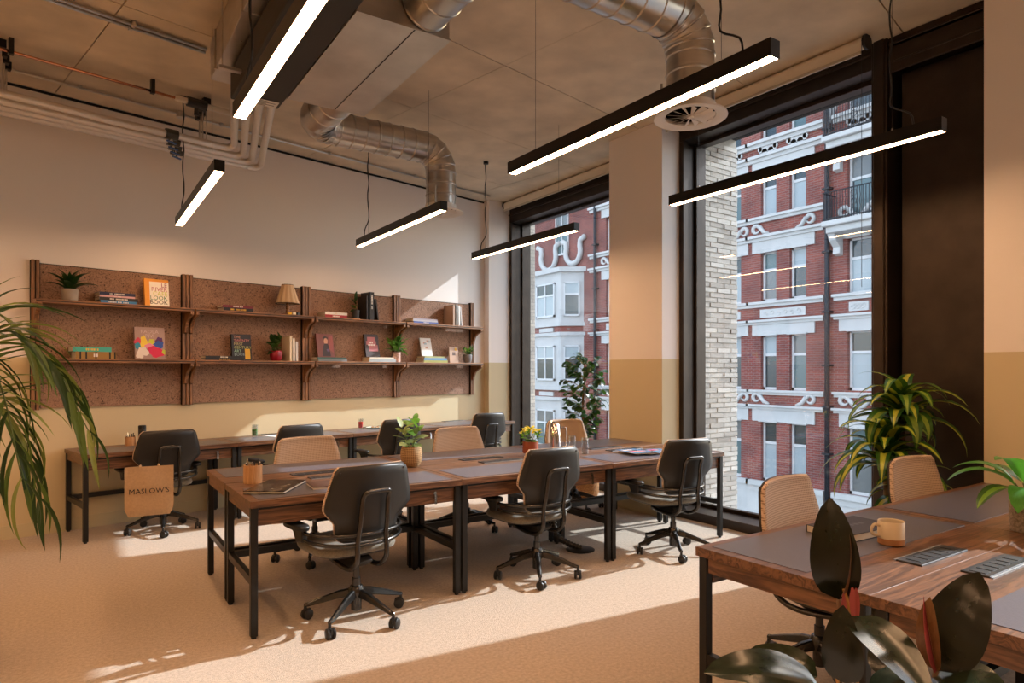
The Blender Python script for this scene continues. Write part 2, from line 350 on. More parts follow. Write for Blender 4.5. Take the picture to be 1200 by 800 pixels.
# ------------------------------------------------------------------ roller blinds
def blind(x, y0, y1, drop, label):
    r = empty('roller_blind', (x, (y0+y1)/2, CEIL-.05), 0, label, 'blind'); h = (y1-y0)/2
    MB().tube([(0,-h,0),(0,h,0)], .044, 16).build('roll', M_CREAM, r, smooth=True, auto=40)
    MB().box(-.043,-.041,-h+.01,h-.01,-drop,0).build('fabric', M_CREAM, r)
    MB().box(-.052,-.034,-h+.01,h-.01,-drop-.022,-drop).build('hem_bar', mat('blind_bar', (.55,.48,.38), .5), r)
    for s in (-1, 1):
        MB().lathe([(.0,0),(.056,0),(.056,.02),(0,.02)], 20, M=Matrix.Translation((0,s*h+(0 if s>0 else -.02),0)) @ Matrix.Rotation(-PI/2,4,'X')).build('end_bracket', M_BLACKP, r)
    MB().tube([(-.06,-h-.005,-.0),(-.06,-h-.005,-1.8)], .002, 6).build('chain', M_BLACKP, r)
    return r
blind(5.27, 5.33, 8.0, .075, 'cream roller blind rolled up over the corner window')
blind(4.84, 2.545, 4.46, .07, 'cream roller blind rolled up over the window with the dark panel')
blind(4.84, -1.6, .95, .07, 'cream roller blind rolled up over the window past the pillar')

# ------------------------------------------------------------------ linear pendant lamps
M_LAMP = mat('lamp_diffuser', (1,1,1), .5, emit=LAMP_C, emits=LAMP_L)
M_LHOUS = mat('lamp_housing', (.02,.018,.016), .35, metal=.4)
def lamp(x, y0, y1, end, label, grp='linear pendant lamps in two rows', z0=2.79):
    L = y1-y0; r = empty('pendant_lamp', (x, (y0+y1)/2, z0), 0, label, 'lamp', grp)
    h = L/2; W = .034
    mb = MB(); mb.box(-W,W,-h,h,.012,.078); mb.box(-W,-W+.004,-h,h,0,.012); mb.box(W-.004,W,-h,h,0,.012)
    mb.build('housing', M_LHOUS, r)
    for s in (-1, 1): MB().box(-W,W,s*h-.003,s*h+.003,-.001,.079).build('end_cap', M_LHOUS, r, bevel=.002)
    MB().box(-W+.005,W-.005,-h+.004,h-.004,.002,.011).build('diffuser', M_LAMP, r)
    for s in (-1, 1):
        y = s*(h-.28); thick = (s == end)
        top = CEIL-z0-.001
        MB().tube([(0,y,.078),(0,y,top)], .0012, 5).build('suspension_wire', M_BLACK, r)
        MB().cyl(0,y,.076,.10,.006,8).build('gripper', M_STEEL, r)
        if thick:
            pts = [(0,y+s*.12,.078),(0,y+s*.10,.16),(.006,y+.012,.24)]+[(.006*math.sin(k*1.9),y+.01+.006*math.cos(k*2.3),.24+(top-.24)*k/9) for k in range(1,10)]
            MB().tube(smoothpath(pts,3), .0055, 6).build('power_cable', M_BLACKP, r, smooth=True)
            MB().cyl(0,y,top-.03,top,.03,14).build('ceiling_rose', M_BLACKP, r)
    return r
lamp(.744, 1.71, 3.73, 1, 'black linear pendant lamp under the black fan coil unit')
lamp(.829, 4.79, 6.81, 1, 'black linear pendant lamp under the insulated pipes')
lamp(2.60, 4.90, 6.87, 1, 'black linear pendant lamp beside the round air diffuser over the shelving side')
lamp(4.045, 4.90, 6.85, 1, 'black linear pendant lamp in front of the corner window')
lamp(2.514, 1.71, 3.745, -1, 'black linear pendant lamp hung below the big elbow duct')
lamp(4.082, 1.706, 3.727, -1, 'black linear pendant lamp in front of the dark bronze panel')
for x, y in ((.8,-.45),(2.55,-.45),(4.08,-.45),(-.95,2.72),(-.95,5.0),(-.95,-.45),(-2.7,2.72),(-2.7,4.85),(-2.7,-.45)):  # unseen lamps outside the view, added as warm fill light
    lamp(x, y-1.0, y+1.0, -1, 'unseen black linear pendant lamp added as warm fill over the rest of the office', 'unseen linear pendant lamps added as warm fill')

# ------------------------------------------------------------------ ducts and plant
def ductpath(segs, r):             # segs: list of points; returns pts, radii with raised seam rings
    P, Rr = [], []
    for i in range(len(segs)-1):
        a, b = Vector(segs[i]), Vector(segs[i+1]); L = (b-a).length; d = (b-a)/L
        for q, rad in ((0, r), (.006, r+.006), (.014, r+.006), (.02, r)):
            P.append(a+d*q); Rr.append(rad)
    P.append(Vector(segs[-1])); Rr.append(r); return P, Rr
def split(a, b, n): a, b = Vector(a), Vector(b); return [a+(b-a)*i/n for i in range(n)]
M_DUCT = mat('spiral_duct', (.55,.52,.48), .28, metal=1, noise=(3, .18, 4, (1,1,5)))
def round_duct(ys, ye, x0, x1, zc, zd, label):
    s = 1 if ye > ys else -1; r = .143; R = .21
    X, Y, Z = Vector((1,0,0)), Vector((0,s,0)), Vector((0,0,1))
    pts = split((x0,ys,zc),(x0,ye-s*R,zc),max(1,int(abs(ye-ys-s*R)/.16)))
    pts += arc((x0+R,ye-s*R,zc), 0, PI/2, R, 5, (-X, Y))[:-1]
    pts += split((x0+R,ye,zc),(x1-R,ye,zc), 7)
    pts += arc((x1-R,ye,zc-R), PI/2, 0, R, 5, (X, Z))[:-1]
    pts += split((x1,ye,zc-R),(x1,ye,zd+.06), 3)+[Vector((x1,ye,zd+.06))]
    rt = empty('air_duct', (x1,ye,zd), 0, label, 'duct'); rt.matrix_basis = Matrix.Identity(4)
    P, Rr = ductpath(pts, r)
    MB().tube(P, Rr, 28, caps=False).build('spiral_pipe', M_DUCT, rt, smooth=True, auto=30)
    df = link('diffuser_plate', None) if False else None
    c = (x1, ye, zd)
    MB().lathe([(.15,.07),(.152,.03),(.17,.022),(.215,.010),(.218,.0),(.205,-.004),(.150,.010),(.146,.02)], 36, c, caps=False).build('diffuser_ring', M_WHITE, rt, smooth=True, auto=50)
    MB().lathe([(.0,.030),(.148,.030)], 24, c).build('diffuser_back', M_DARK, rt)
    hub = MB().lathe([(0,.0),(.02,.001),(.022,.016),(0,.016)], 16, c).build('diffuser_hub', M_WHITE, rt)
    for k in range(14):
        a = 2*PI*k/14; Mv = Matrix.Translation(c) @ Matrix.Rotation(a,4,'Z')
        MB().add([(.022,-.003,.012),(.022,.003,.003),(.146,.013,.002),(.146,-.019,.018)], [(0,1,2,3),(3,2,1,0)], Mv).build('vane', M_WHITE, rt)
    MB().cyl(x1-.12, ye-s*.12, zd+.02, zd+.22, .008, 8).build('hanger_rod', M_GALV, rt)
    return rt
round_duct(4.8165, 5.60, 1.70, 2.94, 3.55, 2.955, 'galvanised spiral air duct turning down to a diffuser near the shelving wall')
round_duct(3.4235, 2.69, 1.70, 3.11, 3.55, 2.97, 'galvanised spiral air duct turning down to a diffuser by the window pillar')
r = empty('fan_coil_unit', (1.4,4,3.4), 0, 'black fan coil unit with a galvanised plenum box slung under the ceiling', 'air unit'); r.matrix_basis = Matrix.Identity(4)
MB().box(.95,1.284,2.55,5.06,3.40,3.60).build('fan_body', mat('black_insulation', (.03,.026,.022), .6), r, bevel=.006)
MB().box(1.286,1.86,3.43,4.81,3.405,3.72).build('plenum_box', M_GALV, r, bevel=.004)
MB().box(1.286,1.865,3.425,4.815,3.395,3.405).build('plenum_base', M_GALV, r)
MB().box(1.63,1.636,3.43,4.81,3.393,3.3955).build('panel_joint', M_DARK, r)
o = MB().box(1.0,1.26,4.93,5.05,3.397,3.3995).build('rating_label', mat('label_paper', (.72,.68,.62), .7), r)
for k in range(5): MB().box(1.02,1.02+(.22 if k % 2 else .16),4.945+.02*k,4.951+.02*k,3.396,3.397).build('label_line', M_DARK, r)
for x, y in ((.83,4.7),(1.9,4.6),(1.9,3.6),(.83,3.0)): MB().tube([(x,y,3.45),(x,y,CEIL)], .005, 6).build('hanger_rod', M_GALV, r)
for x, y in ((.95,4.7),(1.86,4.6),(1.86,3.6),(.95,3.0)): MB().box(x-.14 if x<1.3 else x, x if x<1.3 else x+.06, y-.02,y+.02,3.45,3.47).build('hanger_lug', M_GALV, r)
r = empty('return_duct', (1,3.6,3.62), 0, 'square galvanised return duct fixed to the ceiling above the fan unit', 'duct'); r.matrix_basis = Matrix.Identity(4)
MB().box(.86,1.275,1.6,5.337,3.62,CEIL-.002).build('duct_body', M_GALV, r, bevel=.004)
for y in (2.4,3.3,4.2,5.1): MB().box(.85,1.28,y,y+.03,3.612,CEIL-.002).build('flange', M_GALV, r)
for k in range(6): MB().lathe([(0,-.003),(.006,0),(0,.002)], 8, (.93+.06*(k%2),3.0+.4*k,3.619)).build('rivet', M_STEEL, r)
# insulated pipes along the shelving wall
M_FOIL = mat('foil_insulation', (.80,.76,.71), .30, metal=.8, bump=(35, .8))
offs = (.86,.695,.57,.45)
for k, of in enumerate(offs):
    rad = .031; te = 1.58+.095*k+.38*(.86-of)
    e1 = wp(te, of, 3.50)
    fx = Vector((.985+.089*k, 5.075, 3.50))
    pts = [wp(-3.6, of, 3.50)]+[wp(-3.4+i*.5, of, 3.50+.004*math.sin(i*2.1+k)) for i in range(9)]+[wp(te-.25, of, 3.5), wp(te-.10, of, 3.5), wp(te-.02, of+.005, 3.505), wp(te+.01, of+.05, 3.52), wp(te, of+.10, 3.53)]
    q = pts[-1]; pts += [q.lerp(fx, .35), q.lerp(fx, .7), fx]
    rt = empty('insulated_pipe', wp(1, of, 3.5), 0, ('foil-lagged pipe fourth out from the shelving wall','foil-lagged pipe third out from the shelving wall','foil-lagged pipe second out from the shelving wall','foil-lagged pipe running first out from the shelving wall')[k], 'pipe', 'foil-lagged pipes on rods'); rt.matrix_basis = Matrix.Identity(4)
    MB().tube(smoothpath(pts, 4), rad, 12).build('lagging', M_FOIL, rt, smooth=True)
    vt = wallt(201+2*k, of)[0]
    MB().tube([wp(vt-.05,of,3.5),wp(vt+.05,of,3.5)], rad+.014, 10).build('valve_body', mat('valve_body', (.05,.05,.04), .5), rt)
    MB().tube([wp(vt,of,3.5),wp(vt,of,3.5-rad-.03)], .012, 8).build('valve_stem', M_STEEL, rt)
    MB().box(-.05,.05,-.008,.008,-.012,.0, Matrix.Translation(wp(vt,of,3.5-rad-.03)) @ Matrix.Rotation(WA+.5,4,'Z')).build('valve_lever', mat('blue_lever', (.03,.10,.30), .4), rt)
    for tt in (-.06, 1.42):
        MB().tube([wp(tt+.03*k-.05,of,3.5+rad*.5),wp(tt+.03*k-.05,of,CEIL-.05)], .006, 6).build('hanger_rod', M_GALV, rt)
        MB().box(-.03,.03,-.03,.03,-.06,0, Matrix.Translation(wp(tt+.03*k-.05,of,CEIL-.001)) @ Matrix.Rotation(WA,4,'Z')).build('ceiling_clip', M_BLACK, rt)
rt = empty('copper_pipe', (0,0,0), 0, 'bright copper pipe running close under the ceiling', 'pipe')
tv = wallt(205, .94)[0]
MB().tube([wp(-3.6,.94,3.8),wp(tv,.94,3.8)], .011, 10).build('pipe_run', mat('copper', (.85,.33,.15), .25, metal=1), rt, smooth=True)
for tt in (-.06, .9): MB().box(-.015,.015,-.02,.02,-.02,.1, Matrix.Translation(wp(tt,.94,3.8)) @ Matrix.Rotation(WA,4,'Z')).build('pipe_clip', M_BLACK, rt)
rt = empty('lagged_drain_pipe', (0,0,0), 0, 'short white lagged pipe with a black valve joined to the copper pipe', 'pipe')
MB().tube([wp(tv+.002,.94,3.8),wp(tv+.1,.94,3.8),wp(tv+.44,.96,3.79),wp(tv+.52,1.0,3.78),wp(tv+.54,1.3,3.74)], .026, 12).build('lagging', mat('white_lagging', (.7,.66,.60), .6, bump=(60,.4)), rt, smooth=True)
MB().tube([wp(tv+.10,.94,3.8),wp(tv+.26,.95,3.797)], .043, 12).build('valve_body', M_BLACKP, rt); MB().tube([wp(tv+.18,.94,3.77),wp(tv+.18,.93,3.70)], .02, 10).build('valve_knob', M_BLACKP, rt)
def conduit(of, t0, t1, z, r_, label):
    rt = empty('conduit', (0,0,0), 0, label, 'conduit', None)
    MB().tube([wp(t0,of,z),wp(t1,of,z)], r_, 8).build('tube', M_GALV, rt, smooth=True)
    k = t0+.5
    while k < t1:
        MB().box(-.012,.012,-r_-.008,r_+.008,-r_-.003,CEIL-z-.001, Matrix.Translation(wp(k,of,z)) @ Matrix.Rotation(WA,4,'Z')).build('saddle', M_GALV, rt); k += 1.2
    return rt
conduit(1.85, -3.6, 1.0, 3.878, .013, 'steel conduit running into the return duct, outer one of the pair')
conduit(1.79, -3.6, 1.01, 3.878, .013, 'steel conduit running into the return duct, inner one of the pair')
rt = conduit(.36, -3.6, 5.4, 3.88, .011, 'long steel conduit along the ceiling above the shelving wall')
MB().lathe([(0,-.03),(.04,-.03),(.04,.02),(0,.02)], 14, wp(wallt(212,.36)[0],.36,3.88)).build('junction_box', M_GALV, rt)
# ================================================================== the street and the red brick building opposite
M_RED = brickmat('red_brick', (.27,.062,.045), (.19,.044,.036), (.24,.16,.145), 1.0, .225, .075, ms=.010)
M_STUCCO = mat('white_stucco', (.52,.52,.515), .7, noise=(1.5, .06, 4, (1,1,1)))
M_SASH = mat('white_sash', (.62,.63,.64), .45)
M_PANES = [mat('far_pane_dark', (.03,.045,.05), .06, spec=.9), mat('far_pane_teal', (.10,.16,.17), .1, spec=.8), mat('far_pane_pale', (.36,.42,.45), .2, spec=.7), mat('far_pane_grey', (.16,.17,.17), .15, spec=.8)]
M_PIPE = mat('black_iron', (.02,.022,.028), .45, metal=.3)
mb = MB(); mb.prism([(6.2,-40),(80,-40),(80,80),(6.2,80)], -7.4, -7); S(mb.build('street', mat('asphalt', (.17,.17,.17), .9, noise=(.8,.15,4,(1,1,1)))), 'grey asphalt street below the windows')
fx = 20.0
bl = empty('brick_building', (fx,18,-7), 0, 'red brick mansion block with white stucco bands across the street', 'building'); bl.matrix_basis = Matrix.Identity(4)
rows = [(-5.6,-3.5),(-2.4,-.32),(.77,2.67),(3.84,5.55),(6.8,8.35),(9.45,11.2)]
pairs = [(12.75,13.85),(15.27,16.37),(17.9,19.0)]
opens = []
for r_ in rows:
    for p in pairs:
        for c in p: opens.append((c-.30, c+.30, r_[0], r_[1], r_))
    opens.append((21.5,22.15,r_[0],r_[1], r_))
    opens.append((29.4,30.1,r_[0],r_[1], r_))
crow = [(-5.6,-3.5),(-2.4,-.32),(.82,2.67),(3.80,5.54),(6.1,8.1),(8.75,11.2)]
for r_ in crow: opens.append((10.33,11.07,r_[0],r_[1], r_))
Y0, Y1, Z0, Z1 = 9.55, 34.0, -7.0, 13.2
ys = sorted({Y0, Y1, *[o[0] for o in opens], *[o[1] for o in opens]}); zs = sorted({Z0, Z1, *[o[2] for o in opens], *[o[3] for o in opens]})
mb = MB()
for i in range(len(ys)-1):
    a = None
    for j in range(len(zs)-1):
        cy, cz = (ys[i]+ys[i+1])/2, (zs[j]+zs[j+1])/2
        hole = any(o[0] < cy < o[1] and o[2] < cz < o[3] for o in opens)
        if not hole and a is None: a = zs[j]
        if a is not None and (hole or j == len(zs)-2):
            mb.box(fx, fx+.4, ys[i], ys[i+1], a, zs[j] if hole else zs[j+1]); a = None
mb.box(fx+.4, fx+9, Y0, Y0+.3, Z0, Z1); mb.box(fx+.4, fx+9, Y1-.3, Y1, Z0, Z1); mb.box(fx+.35, fx+.4, Y0, Y1, Z0, Z1)
mb.build('wall', M_RED, bl)
mb = MB(); mb.prism([(fx-.3, Z1), (fx+9, Z1), (fx+6, Z1+3), (fx+2, Z1+3)], Y0-.2, Y1+.2, axis='y'); mb.build('roof', mat('slate', (.12,.12,.14), .7), bl)
def sash(W, H, M, k, mull=0):
    """a sash window W x H, its own origin at the sill centre, local x along the wall, -y outwards"""
    fr = MB(); f = .065
    fr.box(-W/2,-W/2+f,-.02,.06,0,H); fr.box(W/2-f,W/2,-.02,.06,0,H); fr.box(-W/2,W/2,-.02,.06,0,f*1.4); fr.box(-W/2,W/2,-.02,.06,H-f,H)
    zm = H*.64 if H > 1.4 else H*.55
    fr.box(-W/2+f,W/2-f,-.005,.06,zm-.045,zm+.045)
    if mull:
        fr.box(-.03,.03,-.01,.06,f,H-f)
    o = fr.build('sash_window', M_SASH, bl); o.matrix_basis = M
    cols = [(-W/2+f, W/2-f)] if not mull else [(-W/2+f,-.03),(.03,W/2-f)]
    for a, b in cols:
        for q, (c, d) in enumerate(((f*1.4, zm-.045),(zm+.045, H-f))):
            MB().box(a,b,.03,.045,c,d).build('pane', M_PANES[(k*3+q*2+(k//3)) % 4], o)
    return o
MF = lambda y, z, x=fx+.16: Matrix.Translation((x, y, z)) @ Matrix.Rotation(-PI/2, 4, 'Z')
for k, (a, b, c, d, r_) in enumerate(opens): sash(b-a, d-c, MF((a+b)/2, c), k)
def band(z0, z1, y0, y1, out, nm='cornice_band'):
    h = z1-z0; mb = MB(); mb.box(fx-out*.55, fx, y0, y1, z0, z0+h*.55); mb.box(fx-out, fx, y0-.04, y1+.04, z0+h*.55, z1); return mb.build(nm, M_STUCCO, bl)
secs = [(9.55,11.48),(11.82,14.62),(14.62,17.2),(17.2,23.2),(28.6,34)]
for q, (a, b) in enumerate(secs):
    for z0, z1, o_ in ((-2.78,-2.40,.16),(.10,.26,.16),(.60,.77,.12),(3.04,3.2,.16),(3.64,3.84,.14),(5.95,6.15,.18),(9.22,9.45,.2),(12.9,13.2,.4)):
        band(z0, z1, a, b, o_)
    if q: band(6.6, 6.8, a, b, .16); band(8.72, 8.95, a, b, .18)
MB().box(fx-.06,fx,11.82,34,-3.6,-2.78).build('stucco_base', M_STUCCO, bl); MB().box(fx-.06,fx,9.55,11.48,-3.3,-2.78).build('stucco_base', M_STUCCO, bl)
for (p, q) in pairs+[(10.7,10.7),(21.8,21.8)]:
    for z0, z1 in ((-.32,.10),(2.67,3.04),(5.55,5.95),(8.35,8.72)):
        MB().box(fx-.05,fx,p-.62,q+.62,z0,z1).build('lintel', M_STUCCO, bl)
        for c in {p, q}: MB().box(fx-.09,fx,c-.36,c+.36,z0-.02,z0+.03).build('lintel_drip', M_STUCCO, bl)
    o = MB().box(fx-.05,fx,p-.30,q+.30,3.27,3.56).build('frieze_panel', M_STUCCO, bl)
    n_ = MB()
    for k in range(6): n_.tube(arc((fx-.055, p-.2+(q-p+.4)*(k+.5)/6, 3.415+.02*(-1)**k), 0, 1.6*PI, .06, 8, ((0,1,0),(0,0,1))), .014, 5)
    n_.build('scroll_relief', M_STUCCO, o)
    for zc in (.26, 6.15):
        for s_, c in ((1, p-.46),(-1, q+.46)):
            pts = [Vector((fx-.03, c+s_*.5, zc+.02)), Vector((fx-.03, c+s_*.30, zc+.10)), Vector((fx-.03, c+s_*.14, zc+.30))]+arc((fx-.03, c, zc+.24), .3 if s_>0 else PI-.3, (1.9*PI if s_>0 else -.9*PI), .13, 12, ((0,1,0),(0,0,1)))
            MB().tube(pts, [.05,.07,.085]+[.07]*8+[.06,.05,.04,.03,.02], 7).build('scroll', M_STUCCO, bl, smooth=True)
    for c in {p, q}:
        b_ = MB()
        for u, v, rr_ in ((-.3,-.05,.09),(-.12,-.16,.11),(.12,-.16,.11),(.3,-.05,.09)):
            b_.lathe([(rr_,0),(rr_,.05)], 12, M=Matrix.Translation((fx-.06, c+u, 9.2+v)) @ Matrix.Rotation(PI/2,4,'Y'))
        b_.box(fx-.06,fx,c-.33,c+.33,9.02,9.22); b_.build('apron_ornament', M_STUCCO, bl)
# drainpipes
for y in (11.65, 22.75):
    o = MB().tube([(fx-.14,y,Z0),(fx-.14,y,Z1)], .075, 10).build('drainpipe', M_PIPE, bl, smooth=True)
    for z in (-1.2,.3,1.6,3.3,5.2,7.2,9.1): MB().box(fx-.23,fx,y-.13,y+.13,z-.03,z+.03).build('pipe_clamp', M_PIPE, o)
# balconies
for zb, zt in ((6.04,6.92),(8.66,9.72)):
    sl_ = MB(); sl_.box(fx-.75,fx,9.65,11.5,zb-.16,zb); sl_.box(fx-.62,fx,9.75,11.42,zb-.36,zb-.16); sl_.build('balcony_slab', M_STUCCO, bl, bevel=.02)
    for y in (9.95, 11.32): MB().prism([(fx,zb-.36),(fx-.5,zb-.36),(fx-.42,zb-.55),(fx-.18,zb-.75),(fx-.2,zb-.95),(fx,zb-1.0)], y-.11, y+.11, axis='y').build('console', M_STUCCO, bl)
    rl = MB()
    for y in [9.7+i*.088 for i in range(21)]: 
        if (i_ := int(round((y-9.7)/.088))) % 5 in (2,3): rl.tube([(fx-.68+.02*math.sin(j*1.6), y+.022*math.sin(j*1.6), zb+(zt-zb)*j/10) for j in range(11)], .011, 4)
        else: rl.tube([(fx-.68,y,zb),(fx-.68,y,zt)], .011, 4)
    for z in (zb+.06, zt): rl.box(fx-.70,fx-.66,9.68,11.48,z-.015,z+.015)
    for y in (9.7,11.46):
        rl.box(fx-.68,fx,y-.02,y+.02,zt-.015,zt+.015)
        for k in range(6): rl.tube([(fx-.62+k*.11,y,zb),(fx-.62+k*.11,y,zt)], .011, 4)
    for q_ in range(3): rl.tube(arc((fx-.69,10.5,zb+.18+.26*q_), 0, 2*PI*.85, .09, 10, ((0,1,0),(0,0,1))), .012, 4)
    rl.tube([(fx-.68,10.5,zb),(fx-.68,10.5,zt+.14)], .018, 6)
    rl.build('balcony_railing', M_PIPE, bl)
MB().tube(arc((fx-.03,10.7,9.3), 0, PI, .95, 14, ((0,1,0),(0,0,1))), .14, 6).build('arch_moulding', M_STUCCO, bl, smooth=True)
# canted bay
bay = [(fx,28.3),(fx-.8,26.9),(fx-.8,24.4),(fx,23.75)]
MB().prism(bay, -7, 6.3).build('bay_wall', M_RED, bl)
def grow(p, k): return [(fx,p[0][1]+k),(p[1][0]-k,p[1][1]+k*.6),(p[2][0]-k,p[2][1]-k*.6),(fx,p[3][1]-k)]
for z0, z1, k in ((6.1,6.32,.22),(3.55,3.72,.12),(3.1,3.26,.16),(.5,.68,.12),(.02,.18,.16),(-2.8,-2.5,.14)):
    MB().prism(grow(bay,k), z0, z1).build('bay_cornice', M_STUCCO, bl)
for z0, z1 in ((3.72,6.1),(.68,3.1),(-2.5,.02)):
    MB().prism(grow(bay,.05), z0, z1).build('bay_surround', M_STUCCO, bl)
    h = z1-z0-.75
    sash(1.45, h, Matrix.Translation((fx-.93,25.5,z0+.28)) @ Matrix.Rotation(-PI/2,4,'Z'), int(z0*7) % 5+1, 1)
    sash(.75, h, Matrix.Translation((fx-.47,24.02,z0+.28)) @ Matrix.Rotation(-math.atan2(.65,.8)+.0,4,'Z') @ Matrix.Translation((0,-.03,0)), int(z0*5) % 7+2)
for z0 in (.19, 3.27):
    for y, wd in ((25.5,1.1),): MB().box(fx-.88,fx-.8,y-wd/2,y+wd/2,z0+.03,z0+.22).build('bay_panel', M_STUCCO, bl)
for y0, r_ in ((26.3,.62),(24.35,.55)):
    MB().tube([Vector((fx-.12,y0+r_+.3,7.72)),Vector((fx-.12,y0+r_,7.6))]+arc((fx-.12,y0,7.1), .4, -PI-.4, r_, 16, ((0,1,0),(0,0,1)))+[Vector((fx-.12,y0-r_,7.6)),Vector((fx-.12,y0-r_-.3,7.72))], .13, 7).build('gable_scroll', M_STUCCO, bl, smooth=True)
sash(1.0, 2.0, MF(25.3, 7.1, fx-.06), 4, 1)
band(9.15, 9.4, 22.9, 29, .3); 
rl = MB(); [rl.tube([(fx-.45,y,9.4),(fx-.45,y,10.3)], .02, 4) for y in [24+.15*i for i in range(22)]]; rl.box(fx-.48,fx-.42,23.9,27.3,10.27,10.33); rl.build('balcony_railing', M_PIPE, bl)
# ================================================================== desks
TOPZ = .74
def desk(x, y, rz, L, D, label, grp, module=True, key=True):
    r = empty('desk', (x, y, 0), rz, label, 'desk', grp)
    MB().box(.001,L-.001,0,D,TOPZ-.036,TOPZ).build('tabletop', M_WOOD, r, bevel=.0008)
    MB().box(.05,L-.05,.042,.445,TOPZ-.003,TOPZ+.002).build('desk_pad', M_LEATHER, r)
    MB().box(.042,L-.042,.035,.055,.600,TOPZ-.042).build('drawer_front', M_WOOD, r, bevel=.002)
    MB().box(.046,L-.046,.02,D-.02,TOPZ-.05,TOPZ-.036).build('steel_subframe', M_BLACK, r)
    for a in (.012, L-.012-.018): MB().box(a,a+.018,.055,D-.055,.645,TOPZ-.04).build('side_apron', M_WOODY, r)
    for a in (.006, L-.044):
        for b in (.012, D-.052): MB().box(a,a+.038,b,b+.038,.012,TOPZ-.036).build('leg', M_BLACK, r, bevel=.003); MB().cyl(a+.019,b+.019,0,.012,.014,8).build('foot', M_BLACKP, r)
        MB().box(a+.004,a+.034,.05,D-.052,.285,.325).build('side_rail', M_BLACK, r)
    MB().box(.044,L-.044,D-.05,D-.015,.285,.325).build('stretcher', M_BLACK, r)
    if module:
        m = MB().box(L*.38,L*.38+.37,.545,.635,TOPZ-.002,TOPZ+.006).build('power_module', mat('module_black', (.03,.03,.032), .35), r, bevel=.002)
        MB().box(L*.38,L*.38+.37,.536,.543,TOPZ-.002,TOPZ+.004).build('module_trim', mat('brushed_alu', (.35,.35,.35), .5, metal=1), m)
        for k in range(6): MB().box(L*.38+.02+.055*k,L*.38+.062+.055*k,.565,.615,TOPZ+.006,TOPZ+.008).build('socket', M_BLACKP, m)
    if key:
        k_ = MB().lathe([(0,0),(.011,0),(.011,.008),(0,.008)], 12, M=Matrix.Translation((L-.18,.035,.668)) @ Matrix.Rotation(PI/2,4,'X')).build('lock', M_STEEL, r)
        MB().box(L-.188,L-.172,.018,.0215,.60,.66).build('key', M_STEEL, k_)
    return r
BP = 1.297
for i, nm in enumerate(('the notebook and pencil cup','the jug of water and glasses','the spread of magazines')):
    x0 = .785+BP*i
    desk(x0, 3.665, 0, BP-.003, .685, 'oak desk with grey inset '+('holding the black folder','between the desks with the folder and the magazines','holding the spread of magazines')[i], 'desks of the middle island')
    desk(x0+BP-.003, 5.045, PI, BP-.003, .685, 'oak island desk seated from the shelving side, '+('opposite the black folder','opposite the steel jug','against the window pillar')[i], 'desks of the middle island')
for i in range(4):
    p = wp(.455+1.285*i, .665, 0)
    desk(p.x, p.y, WA, 1.282, .65, 'oak desk pushed against the shelving wall, '+('beside the palm','holding the green drink','holding the red drink','beside the corner window')[i], 'desks along the shelving wall')
RP = 1.335
for i in range(2):
    desk(2.06+RP*(i+1)-.003, 1.757, PI, RP-.003, .685, 'oak desk with grey inset '+('holding the mug','beside the dracaena and the pillar')[i], 'desks of the island by the dark panel')
    desk(2.06+RP*i, .3865, 0, RP-.003, .685, 'oak desk with grey inset '+('opposite the desk with the mug','opposite the desk beside the dracaena')[i], 'desks of the island by the dark panel')

# ================================================================== task chairs
M_SHELL = mat('chair_shell', (.022,.020,.018), .42)
M_CFRAME = mat('chair_frame', (.075,.072,.068), .24, metal=.85)
M_SEAT = mat('chair_seat_fabric', (.17,.145,.10), .6, noise=(90,.25,4,(1,1,1)), bump=(200,.2), sheen=.3)
def meshfab():
    m = bpy.data.materials.new('tan_mesh'); m.use_nodes = True; T = NT(m); t = T.n('TexCoord'); mp = T.n('Mapping'); mp.inputs['Scale'].default_value = (60,60,60); T.l(t.outputs['Object'], mp.inputs[0])
    wv = T.n('TexWave', Scale=.55, Distortion=1.6, Detail=1.0); wv.wave_profile='SIN'; wv.bands_direction='X'; wv.inputs['Detail Scale'].default_value = .6; T.l(mp.outputs[0], wv.inputs['Vector'])
    w2 = T.n('TexWave', Scale=.5); w2.bands_direction='Z'; T.l(mp.outputs[0], w2.inputs['Vector'])
    mu = T.n('Math', operation='MULTIPLY'); T.l(wv.outputs['Fac'], mu.inputs[0]); T.l(w2.outputs['Fac'], mu.inputs[1])
    r = T.n('ValToRGB'); r.color_ramp.elements[0].color = (.62,.46,.33,1); r.color_ramp.elements[1].color = (.21,.125,.07,1); r.color_ramp.elements[0].position=.15; r.color_ramp.elements[1].position=.8
    T.l(mu.outputs[0], r.inputs[0]); T.l(r.outputs[0], T.p.inputs['Base Color']); T.p.inputs['Roughness'].default_value = .8; T.p.inputs['Sheen Weight'].default_value = .3
    b = T.n('Bump', Strength=.4, invert=True); b.inputs['Distance'].default_value=.003; T.l(mu.outputs[0], b.inputs['Height']); T.l(b.outputs[0], T.p.inputs['Normal'])
    return m
M_TAN = meshfab()
def interp(tab, v):
    for (a, x), (b, y) in zip(tab, tab[1:]):
        if v <= b: return x+(y-x)*(v-a)/(b-a)
    return tab[-1][1]
HW = [(0,.135),(.03,.165),(.10,.188),(.28,.200),(.40,.250),(.46,.270),(.58,.266),(.90,.230),(.97,.218),(1,.195)]
